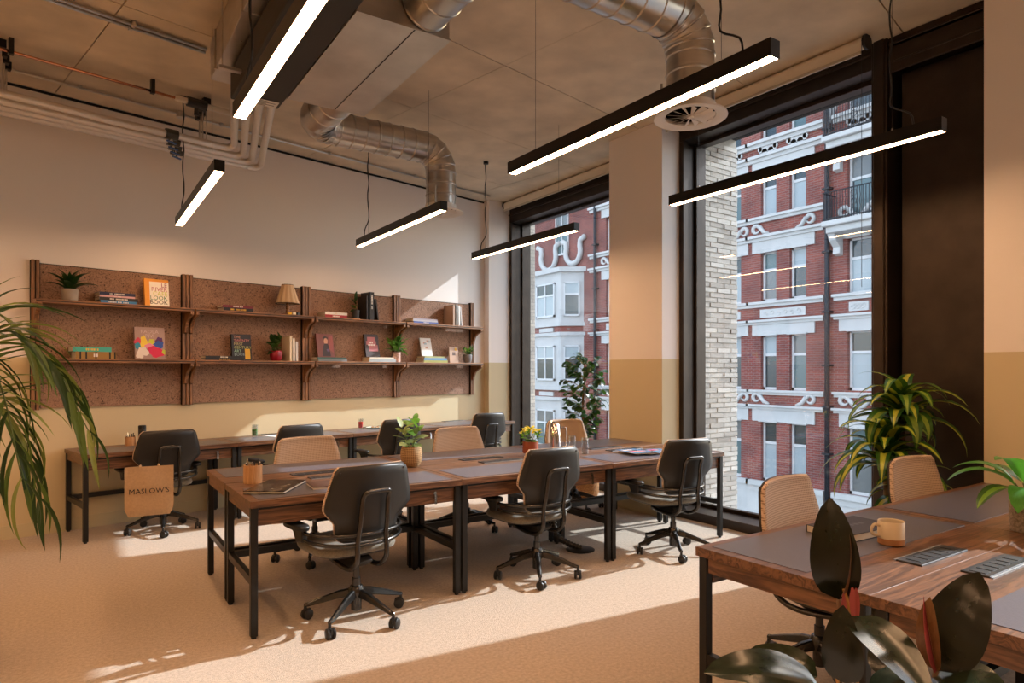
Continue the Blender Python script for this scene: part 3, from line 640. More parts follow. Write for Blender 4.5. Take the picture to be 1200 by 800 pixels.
def pad(mb, levels, cx=0, cy=0, n=28, e=4.0):
    """stacked superellipse rings (z, half width, half depth)"""
    rings = []; vs = []; fs = []
    for z, hw, hd in levels:
        for j in range(n):
            a = 2*PI*j/n; c, s_ = math.cos(a), math.sin(a)
            vs.append((cx+hw*math.copysign(abs(c)**(2/e), c), cy+hd*math.copysign(abs(s_)**(2/e), s_), z))
    for i in range(len(levels)-1):
        for j in range(n): fs.append((i*n+j, i*n+(j+1)%n, (i+1)*n+(j+1)%n, (i+1)*n+j))
    fs.append(tuple(range(n))[::-1]); fs.append(tuple(range((len(levels)-1)*n, len(levels)*n)))
    return mb.add(vs, fs)
def task_chair(label):
    r = empty('task_chair', (0,0,0), 0, label, 'chair')
    ZB, ZH = .485, .425
    def shell(dy, grow, v0=0.0):
        def P(u, v):
            v = v0+(1-v0)*v; uu = u*2-1; hw = interp(HW, v)+grow
            return (hw*uu, -.185-.075*v-.05*(1-uu*uu*(.8 if v > .3 else .9))+dy+(.012 if v > .93 else 0)*(v-.93)/.07, ZB+ZH*v+(.006*(1-uu*uu) if v > .95 else 0))
        return P
    MB().grid(shell(0,0), 14, 22).build('back_shell', M_SHELL, r, smooth=True, solid=.014)
    MB().grid(shell(.016,.002), 14, 22).build('back_cushion', M_TAN, r, smooth=True, solid=.018)
    for sx in (-1,1):
        for v in (.12,.93):
            x = sx*(interp(HW,v)-.025); p = shell(0,0)((x/interp(HW,v)+1)/2, v)
            MB().lathe([(0,0),(.007,0),(.006,.004),(0,.004)], 8, M=Matrix.Translation((p[0],p[1]-.006,p[2])) @ Matrix.Rotation(PI/2,4,'X')).build('shell_screw', M_BLACKP, r)
    pts = lambda s: [(s*.085,.06,.335),(s*.088,-.12,.318),(s*.09,-.215,.335),(s*.092,-.268,.385),(s*.092,-.272,.445),(s*.088,-.272,.51),(s*.084,-.292,.60),(s*.080,-.305,.70),(s*.079,-.318,.745),(s*.070,-.335,.770)]
    L = pts(-1); Rr = pts(1)[::-1]
    MB().tube(smoothpath(L+[(-.045,-.337,.775),(.045,-.337,.775)]+Rr, 4), .0145, 10).build('back_frame', M_CFRAME, r, smooth=True)
    for z, k in ((.492,0),(.530,1)):
        hoop = [(.288*math.cos(a), -.03-.245*math.sin(a)**.9 if math.sin(a)>0 else -.03, z-.02*math.sin(a)*(1-k)) for a in [PI*i/16 for i in range(17)]]
        MB().tube([(.288,.06,z+.01)]+hoop+[(-.288,.06,z+.01)], .011, 8).build('arm_hoop', M_CFRAME, r, smooth=True)
    for s in (-1, 1):
        a = pad(MB(), [(.548,.030,.10),(.552,.040,.125),(.566,.044,.132),(.577,.040,.125),(.581,.028,.10)], s*.302, .05, 20, 3).build('armrest', M_BLACKP, r, smooth=True)
        MB().prism([(-.03,.48),(.05,.47),(.085,.52),(.15,.552),(-.03,.552)], s*.288-.018, s*.288+.018, axis='x').build('arm_bracket', M_BLACKP, a, bevel=.006)
    pad(MB(), [(.375,.14,.14),(.388,.215,.21),(.402,.232,.222)], 0, .03, 28, 3.5).build('seat_pan', M_BLACKP, r, smooth=True)
    pad(MB(), [(.398,.225,.215),(.405,.243,.232),(.425,.250,.240),(.442,.243,.233),(.450,.215,.21),(.453,.12,.12)], 0, .03, 32, 4).build('seat', M_SEAT, r, smooth=True)
    MB().prism([(-.19,.345),(-.10,.300),(.10,.315),(.16,.375),(-.16,.375)], -.06, .06, axis='x').build('tilt_mechanism', M_BLACKP, r, bevel=.01)
    MB().lathe([(.02,.05),(.030,.055),(.030,.14),(.024,.145),(.024,.24),(.018,.24),(.018,.33)], 14).build('gas_column', M_CFRAME, r, smooth=True, auto=40)
    hub = MB().lathe([(.0,.125),(.040,.125),(.046,.14),(.046,.175),(.034,.195),(.02,.197)], 18).build('base_hub', M_CFRAME, r, smooth=True, auto=50)
    for k in range(5):
        Mr = Matrix.Rotation(2*PI*k/5,4,'Z')
        vs = []; fs = []
        for i, (x, hw, zt, zb_) in enumerate(((.03,.024,.180,.135),(.10,.023,.166,.125),(.20,.019,.130,.098),(.275,.016,.100,.078),(.30,.014,.094,.078))):
            vs += [(x,-hw,zb_),(x,hw,zb_),(x,hw*.55,zt),(x,-hw*.55,zt)]
        for i in range(4):
            for j in range(4): fs.append((i*4+j, i*4+(j+1)%4, (i+1)*4+(j+1)%4, (i+1)*4+j))
        fs += [(3,2,1,0),(16,17,18,19)]
        MB().add(vs, fs, Mr).build('base_leg', M_CFRAME, r, bevel=.005)
        c = MB(); Mc = Mr @ Matrix.Translation((.292,0,0)) @ Matrix.Rotation(random.uniform(-1.2,1.2)+k,4,'Z')
        c.cyl(0,0,.05,.085,.009,8,Mc)
        for s in (-1,1): c.lathe([(0,-.009),(.024,-.009),(.0295,-.005),(.0295,.005),(.024,.009),(0,.009)], 18, M=Mc @ Matrix.Translation((-.012,s*.016,.0295)) @ Matrix.Rotation(PI/2,4,'X'))
        c.box(-.035,.012,-.006,.006,.028,.058,Mc); c.build('caster', M_BLACKP, r, smooth=True, auto=40)
    for o in children(r):
        if not o.name.startswith(('base','caster','gas')): o.location.y += .09
    return r
chair0 = task_chair('')
GA, GB, GC, GD = 'task chairs on the near side of the island', 'task chairs at the far side of the island', 'task chairs along the shelving wall', 'task chairs by the dark panel'
CH = [(1.37,3.66,8,5,'black-backed task chair pulled up to the desk with the black folder',GA),
      (2.71,3.72,3,22,'black-backed task chair in front of the steel jug and glasses',GA),
      (3.96,3.60,-6,18,'black-backed task chair in front of the magazines by the window',GA),
      (1.55,5.03,183,30,'tan mesh task chair facing the desk with the black folder',GB),
      (2.97,5.16,181,10,'tan mesh task chair facing the desk with the woven pot',GB),
      (4.37,5.34,176,40,'tan mesh task chair beside the small ficus tree',GB),
      (.68,6.65,8,48,'black task chair with a canvas tote bag hung on it',GC),
      (1.81,6.60,14,20,'black task chair by the green drink on the wall desk',GC),
      (2.93,6.72,8,0,'black task chair by the red drink on the wall desk',GC),
      (4.28,7.06,4,33,'black task chair at the end of the wall desks by the corner window',GC),
      (2.92,1.75,186,12,'tan mesh task chair behind the desk with the mug',GD),
      (4.22,1.78,176,50,'tan mesh task chair in front of the dracaena',GD)]
km = kidmap(); chairs = []
for i, (x, y, a, b, lab, g) in enumerate(CH):
    o = chair0 if i == len(CH)-1 else copy_tree(chair0, None, km)
    o.location = (x, y, 0); o.rotation_euler = (0,0,math.radians(a)); tag(o, lab, 'chair', g); chairs.append(o)
km = kidmap()
for o, c in zip(chairs, CH):
    for p in km[o]:
        if p.name.startswith(('base_leg','caster')): p.rotation_euler = (0,0,math.radians(c[3]-c[2]))

# ================================================================== wall shelving
def corkmat():
    m = bpy.data.materials.new('cork_board'); m.use_nodes = True; T = NT(m); t = T.n('TexCoord'); mp = T.n('Mapping'); mp.inputs['Scale'].default_value=(1,1,1); T.l(t.outputs['Object'], mp.inputs[0])
    n1 = T.n('TexNoise', Scale=38.0, Detail=5.0, Distortion=2.5); T.l(mp.outputs[0], n1.inputs['Vector']); v = T.n('TexNoise', Scale=5.0, Detail=3.0); T.l(mp.outputs[0], v.inputs['Vector'])
    r = T.n('ValToRGB'); e = r.color_ramp.elements; e[0].color=(.075,.038,.024,1); e[0].position=.34; e[1].color=(.38,.235,.16,1); e[1].position=.68; x = e.new(.44); x.color=(.28,.165,.11,1)
    T.l(n1.outputs['Fac'], r.inputs[0]); r2 = T.n('ValToRGB'); r2.color_ramp.elements[0].color=(.82,.80,.78,1); r2.color_ramp.elements[1].color=(1.1,1.08,1.05,1); T.l(v.outputs['Fac'], r2.inputs[0])
    mm = T.n('Mix', data_type='RGBA', blend_type='MULTIPLY'); mm.inputs[0].default_value=1; T.l(r.outputs[0], mm.inputs[6]); T.l(r2.outputs[0], mm.inputs[7]); T.l(mm.outputs[2], T.p.inputs['Base Color']); T.p.inputs['Roughness'].default_value=.85
    b = T.n('Bump', Strength=.3); b.inputs['Distance'].default_value=.004; T.l(n1.outputs['Fac'], b.inputs['Height']); T.l(b.outputs[0], T.p.inputs['Normal'])
    return m
M_CORK = corkmat(); M_OAK = wood('shelf_oak', (.12,.05,.020), (.36,.17,.07), .45); M_OAKZ = wood('shelf_oak_upright', (.10,.045,.018), (.34,.16,.065), .45, axis=2)
PT = (.237, 1.495, 2.79, 4.052, 5.353)
SH = {'u': 2.052, 'l': 1.545}
un = empty('wall_shelving', (W0.x, W0.y, 0), WA, 'long oak wall shelving with cork back panels and two rows of shelves', 'shelving')
for i, t in enumerate(PT):
    w_ = .055 if i not in (0,4) else .034
    n_ = 3 if i not in (0,4) else 2
    for k in range(n_):
        a = t-w_+2*w_*k/n_; MB().box(a+.004,a+2*w_/n_-.004,-.052,-.001,1.095,2.405).build('upright_strip', M_OAKZ, un, bevel=.003)
    MB().box(t-w_+.002,t+w_-.002,-.042,-.001,1.10,2.40).build('upright_core', M_DARK, un)
    for q, z in SH.items():
        zb = z-.034
        poly = [(-.052,zb),(-.245,zb),(-.245,zb-.028),(-.225,zb-.04),(-.17,zb-.06),(-.115,zb-.10),(-.085,zb-.16),(-.078,zb-.20),(-.052,zb-.21)]
        for sx in ((-.026,.026) if n_ == 3 else (0,)):
            MB().prism(poly, t+sx-.016, t+sx+.016, axis='x').build('bracket', M_OAKZ, un, bevel=.003)
for i in range(4):
    a, b = PT[i]+(.055 if i else .034), PT[i+1]-(.055 if i < 3 else .034)
    MB().box(a+.004,b-.004,-.022,-.001,1.11,2.375).build('cork_panel', M_CORK, un)
    MB().box(a+.004,b-.004,-.024,-.001,2.375,2.381).build('panel_edge', M_DARK, un)
    a2 = PT[i]+(.006 if i else -.03); b2 = PT[i+1]-(.006 if i < 3 else -.03)
    for z in SH.values():
        o = MB().box(a2,b2,-.25,-.053,z-.034,z).build('shelf_board', M_OAK, un, bevel=.003)
        MB().box(a2+.003,b2-.003,-.2515,-.2495,z-.021,z-.013).build('edge_groove', M_DARK, o)
# ================================================================== books and things on the shelves
def col(name, c, rough=.5, **k): return mat(name, c, rough, **k)
M_PAGE = col('page_edges', (.72,.66,.55), .9)
def book(M, W, H, T, cm, label, grp, name='book', pages=M_PAGE, spine=None):
    r = empty(name, (0,0,0), 0, label, 'book', grp); r.matrix_basis = M
    c = MB(); b = .0025
    c.box(0,W,0,b,0,H); c.box(0,W,T-b,T,0,H); c.box(0,b,b,T-b,0,H); c.build('cover', cm, r)
    MB().box(b,W-.004,b,T-b,.003,H-.003).build('page_block', pages, r)
    if spine: MB().box(-.0006,.0,0,T,0,H).build('spine_cloth', spine, r)
    return r
def Mcols(x, y, z, o): return Matrix(((x[0],y[0],z[0],o[0]),(x[1],y[1],z[1],o[1]),(x[2],y[2],z[2],o[2]),(0,0,0,1)))
EX, EY, EZ = Vector((1,0,0)), Vector((0,1,0)), Vector((0,0,1))
def flat(t, off, z, L, D, T, a=0): return MWALL @ Matrix.Translation((t,-off,z)) @ Matrix.Rotation(a,4,'Z') @ Mcols(EY, EZ, EX, (-L/2,0,0))
def stand(t, off, z, a=0): return MWALL @ Matrix.Translation((t,-off,z)) @ Matrix.Rotation(a,4,'Y') @ Mcols(EY, -EX, EZ, (0,0,0))
def face(t, off, z, W, lean=.16, a=0): return MWALL @ Matrix.Translation((t,-off,z)) @ Matrix.Rotation(a,4,'Z') @ Matrix.Rotation(-lean,4,'X') @ Matrix.Translation((-W/2,0,0))
def tpx(px, off=.2): return wallt(px, off)[0]
def spine_text(r, s, size, m, L, T):   # print too small to read: a run of short strokes
    mb = MB(); z = L*.5-len(s)*size*.28
    for ch in s:
        w_ = size*random.uniform(.25,.45)
        if ch != ' ': mb.box(-.0009,0,T/2-size*.36,T/2+size*.36,z,z+w_)
        z += size*.56
    return mb.build('spine_print', m, r)
ZU, ZL = SH['u']+.0005, SH['l']+.0005
M_W = col('print_white', (.8,.78,.74)); M_K = col('print_black', (.015,.015,.017)); M_Y = col('print_yellow', (.80,.48,.04))
def stack(px0, px1, z, off, books, grp, dp=.17):
    t0, t1 = tpx(px0, off), tpx(px1, off); tc_, L0 = (t0+t1)/2, (t1-t0)
    for cm, T, fl, dt, label, s, tm in books:
        L = L0*fl; r = book(flat(tc_+dt, off, z, L, .19, T, random.uniform(-.02,.02)), dp, L, T, cm, label, grp)
        if s: spine_text(r, s, T*.62, tm, L, T)
        z += T+.0006
C = lambda n, *c: col(n, c)
stack(118,160,ZU,.20,[(C('book_blue',.05,.22,.48),.026,1.0,0,'blue book lowest in the top shelf stack of four','ooooooo oooo ooooo',M_W),(C('book_black_white',.03,.03,.03),.028,1.08,.0,'black and white book second up in the stack of four','oooo oooooooooo',M_W),(C('book_pink',.62,.38,.42),.017,.98,-.01,'thin pink book in the stack of four','oooo ooooo',M_W),(C('book_navy',.02,.025,.07),.028,1.0,-.01,'navy book on top of the stack of four','ooo ooooooooo',M_W)],'books stacked by the grey pot')
stack(262,297,ZU,.20,[(C('book_ink',.015,.014,.018),.036,1.0,0,'black book with yellow lettering under the maroon one','ooo oooo oooo',M_Y),(C('book_maroon',.18,.02,.035),.024,1.02,-.005,'maroon book lying on a black one','ooooooo oooo',M_W)],'books stacked on the lamp shelf')
stack(381,407,ZU,.20,[(C('book_red',.38,.025,.035),.034,1.0,0,'red book under a white one on the top shelf','oooooooo',M_W),(C('book_white',.74,.71,.66),.030,1.0,0,'white book lying on a red one on the top shelf','o',M_Y)],'books stacked by the black volumes')
stack(484,513,ZU,.20,[(C('book_royal',.06,.10,.34),.024,1.0,.01,'blue book lowest in the stack beside pale volumes','oooooo ooo',M_W),(C('book_grey',.42,.42,.46),.022,1.0,0,'grey book in the middle of the stack beside pale volumes',None,M_W),(C('book_lilac',.36,.32,.38),.016,.97,0,'lilac book on top of the stack beside pale volumes',None,M_W)],'books stacked beside pale volumes')
stack(87,135,ZL,.20,[(C('book_gold',.33,.19,.05),.062,1.0,.01,'thick brown and gold book under a turquoise one','oo',M_W),(C('book_teal',.06,.42,.36),.042,.94,-.02,'turquoise book lying on a thick gold one','ooooooo',M_Y)],'books stacked by the palm')
stack(243,284,ZL,.235,[(C('book_coal',.012,.012,.014),.020,1.1,0,'black book lowest before the lettered art book','ooo oooooo ooooo',M_Y),(C('book_coal2',.02,.02,.024),.022,1.05,-.01,'black book on top before the lettered art book','oooooo ooo',M_W)],'black books lying on the lower shelf', .115)
stack(372,406,ZL,.205,[(C('book_slate',.22,.27,.31),.024,1.0,.01,'blue grey book lowest before the portrait cover',None,M_W),(C('book_seagreen',.08,.17,.17),.022,1.0,0,'dark green book on top before the portrait cover',None,M_W)],'books lying before the portrait cover')
stack(432,463,ZL,.205,[(C('book_sky',.40,.50,.56),.034,1.0,.01,'pale blue and white book lowest beside the pink pot',None,M_W),(C('book_cream',.72,.68,.60),.022,.92,0,'cream book on top beside the pink pot',None,M_W)],'books lying beside the pink pot')
stack(496,524,ZL,.205,[(C('book_olive',.35,.38,.12),.030,1.0,.01,'olive green book lowest in the green and blue stack',None,M_W),(C('book_azure',.12,.30,.55),.028,.96,.005,'bright blue book in the green and blue stack',None,M_W),(C('book_sage',.42,.45,.22),.022,.82,-.01,'sage green book on top of the green and blue stack',None,M_W)],'books stacked by the pale leaning cover')
gb = [o for o in bpy.data.objects if o.get('label','').startswith('thick brown and gold')][0]
for z_ in (.03,.075,.15,.26,.30): MB().box(-.0007,0,0,.062,z_,z_+.012).build('spine_band', MATS['book_coal'] if 'book_coal' in MATS else M_K, gb)
def cover_text(r, W, H, lines, size, x0=.08, top=.90, step=.17, align='LEFT'):
    for k, (s, m) in enumerate(lines): text('cover_lettering', s, size, m, r, (W*x0 if align == 'LEFT' else W*(1-x0), -.0012, H*(top-step*k)), (PI/2,0,0), align)
def facebook(pxc, off, z, W, H, T, cm, label, lean=.14, a=0): return book(face(tpx(pxc, off), off, z+T*math.sin(lean)+.0005, W, lean, a), W, H, T, cm, label, 'books standing face out on the shelves')
P_ = [C('print_plum',.28,.03,.10),C('print_rose',.42,.10,.16),C('print_lime',.55,.58,.12),C('print_green',.06,.22,.12),M_K]
r = facebook(184.5,.17,ZU,.215,.262,.035,C('book_orange',.72,.30,.03),'orange cookbook with a white jacket panel and coloured lettering')
MB().box(.045,.215,-.001,.0,.0,.235).build('jacket_panel', C('jacket_paper',.78,.74,.66), r); cover_text(r,.215,.255,list(zip(('LE','RIVER','CAFE','LOOK','BOOK'),P_)),.056,.06,.80,.165,'RIGHT')
r = facebook(176.5,.165,ZL,.262,.305,.03,C('book_mauve',.36,.25,.23),'mauve art book with a heap of bright soft toys on it',.12)
text('cover_lettering','PAOLA',.05,C('print_pale',.55,.42,.40),r,(.131,-.001,.262),(PI/2,0,0)); text('cover_lettering','PIVI',.05,MATS['print_pale'],r,(.131,-.001,.220),(PI/2,0,0))
for k,(x,z_,rx,rz,c) in enumerate(((.03,.15,.035,.05,(.55,.05,.10)),(.025,.125,.03,.03,(.02,.22,.36)),(.075,.165,.03,.06,(.75,.55,.06)),(.145,.165,.03,.03,(.55,.55,.05)),(.215,.175,.035,.04,(.10,.03,.14)),(.21,.14,.045,.035,(.03,.09,.40)),(.125,.12,.04,.03,(.70,.25,.35)),(.155,.085,.05,.04,(.62,.02,.10)),(.195,.06,.06,.045,(.60,.02,.08)),(.065,.07,.05,.045,(.72,.66,.62)),(.04,.035,.03,.03,(.70,.64,.60)),(.25,.07,.015,.025,(.45,.5,.05)))):
    n_ = 14; MB().add([(x+rx*(1+.25*math.sin(3*2*PI*i/n_+k))*math.cos(2*PI*i/n_),-.0008-.0001*k,z_+rz*(1+.2*math.cos(4*2*PI*i/n_+k))*math.sin(2*PI*i/n_)) for i in range(n_)],[tuple(range(n_))]).build('printed_toy', col('toy_%d' % k, c), r)
r = facebook(284,.112,ZL,.205,.275,.03,C('book_night',.02,.022,.032),'black art book with pastel capital lettering and a yellow tab',.12)
cover_text(r,.205,.275,list(zip(('THE','TWENTY','FIRST','CENTURY','ART','BOOK'),[C('print_p%d' % k,*c) for k,c in enumerate(((.6,.3,.2),(.6,.22,.2),(.5,.45,.2),(.5,.55,.2),(.3,.55,.4),(.25,.35,.4)))])),.041,.10,.89,.135)
MB().box(.135,.19,-.0012,0,.01,.12).build('yellow_tab', M_Y, r)
r = facebook(383,.13,ZL+.0475,.225,.275,.018,C('book_rust',.20,.06,.05),'reddish magazine with a painted portrait on the cover',.2,.06)
for nm, pts, c in (('printed_robe',((.06,.01),(.17,.01),(.16,.12),(.14,.16),(.10,.16),(.08,.12)),(.03,.012,.015)),('printed_face',((.10,.16),(.14,.16),(.15,.20),(.13,.225),(.105,.22),(.095,.19)),(.60,.30,.19)),('printed_hair',((.09,.19),(.10,.215),(.13,.228),(.15,.21),(.155,.235),(.12,.25),(.085,.235)),(.02,.012,.01)),('printed_curtain',((.15,.10),(.21,.05),(.215,.25),(.17,.26)),(.30,.07,.06)),('printed_flower',((.13,.06),(.16,.07),(.15,.10),(.12,.09)),(.25,.15,.35))):
    MB().add([(x,-.0008,z_) for x,z_ in pts],[tuple(range(len(pts)))]).build(nm, col(nm, c), r)
r = facebook(437.5,.13,ZL+.0575,.20,.285,.022,C('book_dusk',.045,.03,.03),'dark cover with dusty pink panels behind the cream book',.2)
for x0,x1,z0,z1 in ((.04,.15,.20,.25),(.02,.16,.15,.20),(.05,.18,.07,.15)): MB().box(x0,x1,-.0012,0,z0,z1).build('pink_panel', C('dusty_pink',.42,.14,.15), r)
[MB().box(x_,x_+.014,-.0016,0,z_,z_+.02).build('cover_print', M_W, r) for x_, z_ in ((.06,.17),(.08,.17),(.10,.17),(.045,.14),(.065,.14),(.085,.14),(.105,.14),(.125,.14))]
r = facebook(501,.13,ZL+.082,.18,.245,.018,C('book_mist',.58,.58,.58),'pale grey magazine with blotched print leaning on the panel',.22)
for k in range(7): x,z_ = random.uniform(.03,.15),random.uniform(.03,.21); MB().box(x-.02,x+.02,-.0008-.0001*k,0,z_-.012,z_+.012).build('printed_block', col('mist_%d' % (k%3), ((.45,.25,.2),(.72,.72,.72),(.3,.4,.45))[k%3]), r)
r = facebook(532.5,.13,ZL,.155,.215,.02,C('book_kraft',.48,.33,.24),'kraft brown book with a yellow dot and a dark square',.1)
MB().lathe([(0,0),(.022,0)],18,M=Matrix.Translation((.115,-.001,.185)) @ Matrix.Rotation(PI/2,4,'X')).build('yellow_dot', M_Y, r); MB().box(.05,.105,-.001,0,.10,.145).build('dark_square', C('print_brown',.12,.07,.05), r)
# standing rows
for k,(px,W,H,T,a,cn,lab) in enumerate(((430.5,.20,.285,.02,.0,'vol_a','thin black volume next to the small black pot'),(436,.20,.335,.058,.0,'vol_b','tall thick black volume on the top shelf'),(443.5,.20,.26,.016,.14,'vol_c','thin black volume leaning on the thick one'))):
    r = book(stand(tpx(px,.24)+T/2,.24,ZU,-a), W, H, T, col(cn,(.016+.006*k,.016+.006*k,.018+.006*k),.35), lab, 'black volumes on the top shelf')
    if k == 1: o = spine_text(r,'ooo oooooooo',.026,M_W,H*1.3,T)
for k,(px,W,H,T,a,c,lab) in enumerate(((532,.20,.27,.03,0,(.42,.29,.21),'brown-sided volume standing beside pale ones'),(535.5,.2,.285,.02,0,(.42,.46,.48),'grey volume standing beside the brown-sided one'),(538.5,.2,.27,.022,.02,(.76,.75,.72),'white volume standing between grey and pale ones'),(541.5,.18,.255,.012,.10,(.62,.64,.66),'thin pale volume leaning at the end of the row'))):
    book(stand(tpx(px,.24)+T/2,.24,ZU,-a), W, H, T, col('row4_%d' % k, c), lab, 'pale volumes on the top shelf')
for k,(px,W,H,T,c,lab) in enumerate(((341,.19,.27,.026,(.70,.62,.48),'tall cream book beside the red lobed pot'),(344.5,.18,.25,.024,(.74,.72,.68),'white book between two other pale ones'),(348,.17,.215,.026,(.66,.65,.66),'short pale book at the end of the cream row'))):
    book(stand(tpx(px,.22)+T/2,.22,ZL), W, H, T, col('row2_%d' % k, c), lab, 'cream books on the lower shelf')
# table lamp on the top shelf
p = wp(tpx(337,.165), .165, ZU)
r = empty('table_lamp', p, 0, 'small table lamp with a pleated beige shade on the top shelf', 'lamp')
MB().lathe([(0,0),(.055,0),(.055,.012),(.02,.022),(.022,.05),(.016,.06),(.022,.07),(.022,.095),(.016,.105),(.020,.12),(.012,.135),(.006,.14),(.006,.2)],18).build('turned_stem', MATS['shelf_oak_upright'], r, smooth=True, auto=30)
MB().lathe([(.118,.125),(.117,.13),(.058,.328),(.057,.332)],64,ripple=lambda a,z: .10*abs(math.sin(6*a))-.03, caps=False).build('pleated_shade', col('beige_shade',(.55,.41,.27),.8), r, smooth=True, solid=.002)
for rad,z in ((.119,.125),(.058,.331)): MB().tube([(rad*(.97+.10*abs(math.sin(6*a)))*math.cos(a),rad*(.97+.10*abs(math.sin(6*a)))*math.sin(a),z) for a in [2*PI*i/72 for i in range(72)]],.0035,5,closed=True).build('shade_trim', M_BLACKP, r)
for k in range(3): tag(MB().box(-.02,.02,-.012,.012,0,.024,Matrix.Translation(p+Vector((.0+.045*k,-.085,0))) @ Matrix.Rotation(.3*k,4,'Z')).build('wooden_block', (M_Y,MATS['jacket_paper'],MATS['book_coal'])[k]), ('small yellow block at the foot of the pleated lamp','small white block at the foot of the pleated lamp','small black block at the foot of the pleated lamp')[k], 'block', 'blocks at the lamp foot')

# ================================================================== things on the desks
DZ = TOPZ+.0025
M_CUPW = wood('cup_wood', (.42,.21,.08), (.62,.36,.17), .5, axis=2, scale=2)
def pencil_cup(p, rad, h, label):
    r = empty('pencil_cup', p, 0, label, 'cup'); MB().lathe([(rad,0),(rad,h),(rad-.007,h),(rad-.007,.008),(0,.008)],24).build('cup', M_CUPW, r, smooth=True, auto=40)
    for k in range(6):
        a = k*1.1; q = Vector((.55*rad*math.cos(a),.55*rad*math.sin(a),.01)); e = q*1.35; e.z = h+.012+.012*(k%3)
        o = MB().tube([q,e],.004,6).build('pen', M_BLACKP if k%2 else M_STEEL, r)
        if k%3==0: MB().lathe([(0,-.006),(.006,0),(0,.006)],8,e).build('pen_tip', M_WHITE, o)
    return r
pencil_cup(Vector((.935,4.29,TOPZ+.0008)), .056, .112, 'wooden pencil cup on the island desk')
q = wp(.946,.16,TOPZ+.0008); pencil_cup(q, .045, .082, 'wooden pencil cup on the wall desk beside the flask')
r = empty('flask', wp(1.035,.2,DZ), 0, 'matte black insulated flask on the wall desk', 'flask'); MB().lathe([(.03,0),(.034,.004),(.034,.145),(.031,.15)],20).build('flask_body', M_BLACKP, r, smooth=True, auto=40); MB().lathe([(.034,.15),(.034,.178),(.028,.184),(0,.184)],20).build('flask_lid', M_BLACK, r, smooth=True, auto=40); MB().box(-.006,.006,-.042,-.028,.15,.176).build('lid_clip', M_BLACKP, r)
M_GL = glassmat('drinking_glass', (.88,.90,.91), 1, .0, 1.9)
def tumbler(p, rad, h, label, juice=None, jh=.6, grp=None):
    r = empty('tumbler', p, 0, label, 'glass', grp); MB().lathe([(0,.004),(rad*.88,.004),(rad,h),(rad-.003,h),(rad*.85,.012),(0,.012)],20).build('glass_wall', M_GL, r, smooth=True, auto=40)
    MB().lathe([(0,0),(rad*.88,0),(rad*.88,.004),(0,.004)],20).build('glass_base', M_GL, r)
    if juice: MB().lathe([(0,.0125),(rad*.83,.0125),(rad*.83+(rad*.1)*jh,h*jh),(0,h*jh)],20).build('juice', juice, r, smooth=True, auto=40)
    return r
tumbler(wp(2.115,.2,DZ), .032, .125, 'glass of green juice on the wall desk', col('green_juice',(.06,.22,.01),.3), .62)
tumbler(wp(3.41,.2,DZ), .032, .12, 'glass of red juice on the wall desk', col('red_juice',(.75,.035,.015),.3), .70)
tumbler(Vector((3.60,4.42,TOPZ+.0008)), .031, .135, 'empty water glass right beside the steel jug'); tumbler(Vector((3.57,4.215,DZ-.0)), .031, .135, 'empty water glass in front of the steel jug')
r = empty('serving_tray', wp(3.57,.275,DZ), .3, 'small round pale tray with snacks on the wall desk', 'tray'); MB().lathe([(0,0),(.09,0),(.115,.014),(.112,.016),(.088,.005),(0,.005)],24).build('dish', col('pale_green_glaze',(.55,.62,.55),.3), r, smooth=True, auto=40)
for k in range(3): MB().lathe([(0,0),(.018,.004),(.02,.012),(0,.02)],10,(.035*math.cos(k*2.1),.035*math.sin(k*2.1),.005)).build('biscuit', col('biscuit',(.45,.24,.10),.8), r, smooth=True)
tag(MB().box(-.15,.15,-.1,.1,0,.003,Matrix.Translation(wp(2.36,.31,DZ)) @ Matrix.Rotation(WA+.2,4,'Z')).build('paper_sheet', col('paper',(.8,.79,.76),.8)), 'white sheet of paper lying on the wall desk', 'paper')
# black marbled folder, brown notebook
q = [atz(*c, DZ) for c in ((289.5,579),(338,579),(354.7,565),(306.7,565))]; c0 = (q[0]+q[2])/2; W_ = (q[1]-q[0]).length; H_ = (q[3]-q[0]).length; a_ = math.atan2((q[1]-q[0]).y,(q[1]-q[0]).x)
r = empty('folder', c0, a_, 'large black marbled folder lying on the island desk', 'folder')
sk = (q[3]-q[0]); sx_ = sk.x*math.cos(a_)+sk.y*math.sin(a_); sy_ = -sk.x*math.sin(a_)+sk.y*math.cos(a_)
m_ = mat('marbled_black', (.02,.018,.016), .22, noise=None); T = NT(m_); t_ = T.n('TexCoord'); n_ = T.n('TexNoise', Scale=9.0, Detail=6.0, Distortion=2.0); T.l(t_.outputs['Object'], n_.inputs['Vector']); rr = T.n('ValToRGB'); e = rr.color_ramp.elements; e[0].color=(.008,.007,.006,1); e[0].position=.5; e[1].color=(.30,.27,.22,1); e[1].position=.72; T.l(n_.outputs['Fac'], rr.inputs[0]); T.l(rr.outputs[0], T.p.inputs['Base Color'])
hh = H_/2; MB().box(-W_/2,W_/2,-hh,hh,0,.004).build('back_cover', m_, r, bevel=.0015); MB().box(-W_/2+.004,W_/2-.006,-hh+.004,hh-.004,.004,.014).build('page_block', M_PAGE, r); MB().box(-W_/2,W_/2,-hh,hh,.014,.018).build('front_cover', m_, r, bevel=.0015)
r = empty('notebook', atz(379,569,DZ), .0, 'thin brown notebook lying beside the black folder', 'notebook'); MB().box(-.08,.08,-.11,.11,0,.012,Matrix.Rotation(-.1,4,'Z')).build('page_block', M_PAGE, r); MB().box(-.083,.083,-.113,.113,.012,.015,Matrix.Rotation(-.1,4,'Z')).build('cover', col('brown_leather',(.09,.05,.04),.4), r)
